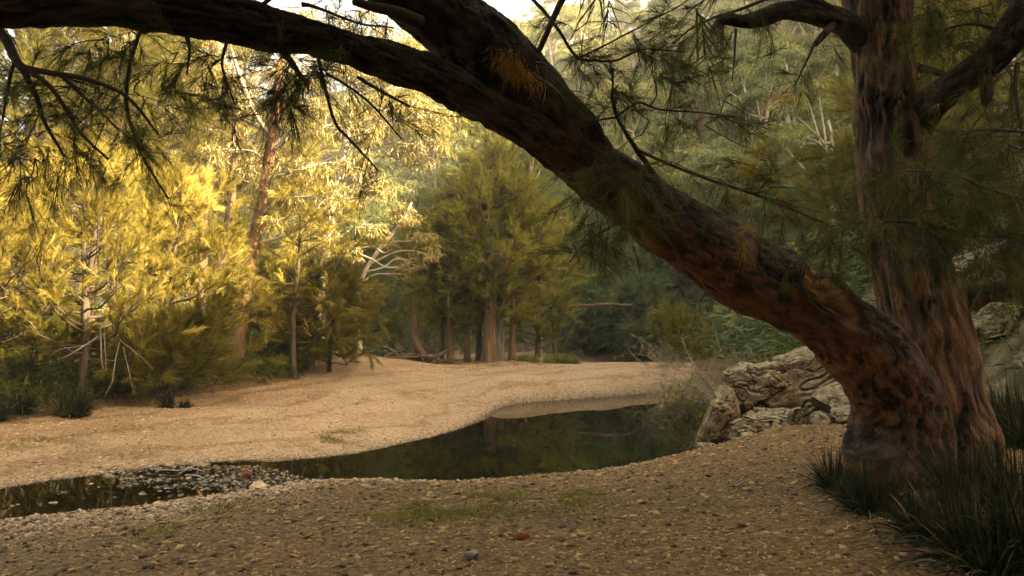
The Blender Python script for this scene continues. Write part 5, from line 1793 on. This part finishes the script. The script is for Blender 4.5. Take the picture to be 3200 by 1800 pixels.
# long grey fallen log propped across the dark trees
sticks('fallen_log', 'long straight grey log propped across the dark trees right of the clump', 'log', [L3((1380, 773, 46, 0.09), (1460, 769, 45.5, 0.09), (1540, 766, 45, 0.08), (1590, 768, 44.8, 0.05)),
                                                                                                     L3((1389, 772, 46, 0.11), (1392, 830, 46, 0.12), (1396, 900, 46, 0.13))], 'bark_mid', 10, 24, 1)
# stick pile in the stream
sticks('twig_pile', 'little pile of grey flood twigs at the stream edge', 'twigs',
       [[list(at_z(445, 1185, 0.03)) + [0.012], list(at_z(480, 1178, 0.08)) + [0.011], list(at_z(512, 1186, 0.04)) + [0.008]], [list(at_z(450, 1192, 0.02)) + [0.01], list(at_z(470, 1180, 0.08)) + [0.009], list(at_z(500, 1168, 0.06)) + [0.006]],
        [list(at_z(380, 1180, 0.03)) + [0.01], list(at_z(420, 1182, 0.04)) + [0.01], list(at_z(460, 1183, 0.04)) + [0.007]], [list(at_z(497, 1190, 0.0)) + [0.006], list(at_z(498, 1165, 0.1)) + [0.005], list(at_z(498, 1145, 0.22)) + [0.003]],
        [list(at_z(470, 1195, 0.02)) + [0.012], list(at_z(500, 1196, 0.05)) + [0.011], list(at_z(520, 1208, 0.0)) + [0.008]]], 'deadwood', 6, 10)
a = hit(1850, 1232) + [0, 0, 0.02]
b = hit(1895, 1212) + [0, 0, 0.02]
sticks('fallen_stick', 'thin grey stick lying on the bank right of the pool', 'stick', [[list(a) + [0.009], list((a + b) / 2 + [0, 0, 0.015]) + [0.008], list(b) + [0.005]]], 'deadwood', 6, 10)
a = hit(2290, 1425) + [0, 0, 0.015]
b = hit(2400, 1438) + [0, 0, 0.015]
sticks('fallen_stick', 'pale curved twig on the earth near the bottom right tussocks', 'stick', [[list(a) + [0.004], list((a + b) / 2 + [0, 0.04, 0.02]) + [0.004], list(b) + [0.003]]], 'deadwood', 6, 10)
a = hit(745, 1120 - 145) + [0, 0, 0.02]


# dead shrub on the far right bank of the pool
def twiggy(label, base, w, h, seed, n, mat, leafmat, leaves, name='dead_shrub', cat='shrub', nw=0.012, nl=0.16):
    rng = RS(seed)
    base = np.asarray(base, float)
    t = thing(name, label, cat, base)
    g, gl = Geo(), Geo()
    s_, d_ = [], []
    for i in range(n):
        d = rng.normal(size=3) * np.array([w, w, 0.4 * h])
        d[2] = abs(d[2]) + 0.35 * h
        st = base + np.array([rng.normal() * 0.5 * w, rng.normal() * 0.5 * w, 0])
        m = st + d * 0.5 + rng.normal(size=3) * 0.12 * h
        e = st + d + np.array([0, 0, -0.25 * h * rng.rand()])
        q = spline(np.array([st, m, e]), 8)
        tube(g, q, np.linspace(0.016, 0.004, 8), 4)
        for j in range(5):
            s0 = q[rng.randint(3, 8)]
            dd = unit(rng.normal(size=3) + np.array([0, 0, 0.3]))
            e2 = s0 + dd * h * rng.uniform(0.15, 0.4)
            tube(g, np.array([s0, (s0 + e2) / 2 + rng.normal(size=3) * 0.03, e2]), [0.006, 0.004, 0.003], 3)
            s_.append(e2)
            d_.append(dd)
    g.build('branches', M[mat], t)
    if leaves:
        needle_sprays(gl, np.array(s_), np.array(d_), rng, leaves, nl, nw, nl, 0.6, 0.25)
        gl.build('foliage', M[leafmat], t, smooth=False)
    return t


def og(px, Y):
    return onground(px, Y)


twiggy('tangled grey dead shrub overhanging the pool at the right bank', og(1770, 24.5), 0.9, 1.5, 801, 46, 'deadwood', 'dry', 10)
twiggy('dry straw coloured shrub behind the outcrop', og(1850, 20.5), 0.8, 1.2, 802, 36, 'deadwood', 'dry', 12)
twiggy('olive weeping shrub dipping into the water left of the outcrop', og(1765, 20.5), 0.5, 1.0, 803, 30, 'bark_dark', 'olive', 24)
twiggy('dry yellow shrub close behind the top boulder', og(1930, 19.0), 0.5, 0.9, 804, 26, 'deadwood', 'grass', 20)
twiggy('pale drooping dead bush at the end of the gravel bar', og(1690, 33), 0.9, 1.5, 805, 30, 'deadwood', 'dry', 8)
twiggy('leafy olive shrub behind the outcrop near the leaning trunk', og(1985, 18.5), 0.6, 0.8, 806, 26, 'bark_dark', 'olive', 24)
twiggy('brown twiggy shrub at the slope foot under the leaning trunk', og(1860, 27), 1.0, 1.6, 807, 36, 'deadwood', 'dry', 8)
# yellow-green leaning sapling
bsp = og(1830, 25)
sheoak('yellow green young she-oak leaning left over the dead shrub', bsp, 'olive', 'bark_pale', name='she_oak_sapling', H=2.6, Rc=0.8, cb=1.1, rt=0.035, seed=808, n_br=20, needles=7000, nl=0.22, nw=0.016, up=0.4, lean=(-1.9, 0), shape=0.4)

# ------------------------------------------------------------------ haze
g = Geo()
x0, x1, y0, y1, z0, z1 = -430, 430, -160, 575, -2.5, 300
v = np.array([(a, b, c) for a in (x0, x1) for b in (y0, y1) for c in (z0, z1)], float)
f = np.array([0, 1, 3, 2, 4, 6, 7, 5, 0, 4, 5, 1, 2, 3, 7, 6, 0, 2, 6, 4, 1, 5, 7, 3])
g.add(v, f, [4] * 6)
hm, nt, out = nodes('thin_haze')
pv = N(nt, 'ShaderNodeVolumePrincipled')
pv.inputs['Color'].default_value = (0.95, 0.92, 0.80, 1)
pv.inputs['Density'].default_value = HAZE
pv.inputs['Anisotropy'].default_value = 0.2
nt.links.new(pv.outputs[0], out.inputs['Volume'])
hz = tag(g.build('haze', hm, smooth=False), 'thin pale air haze over the valley', 'haze', kind='stuff')
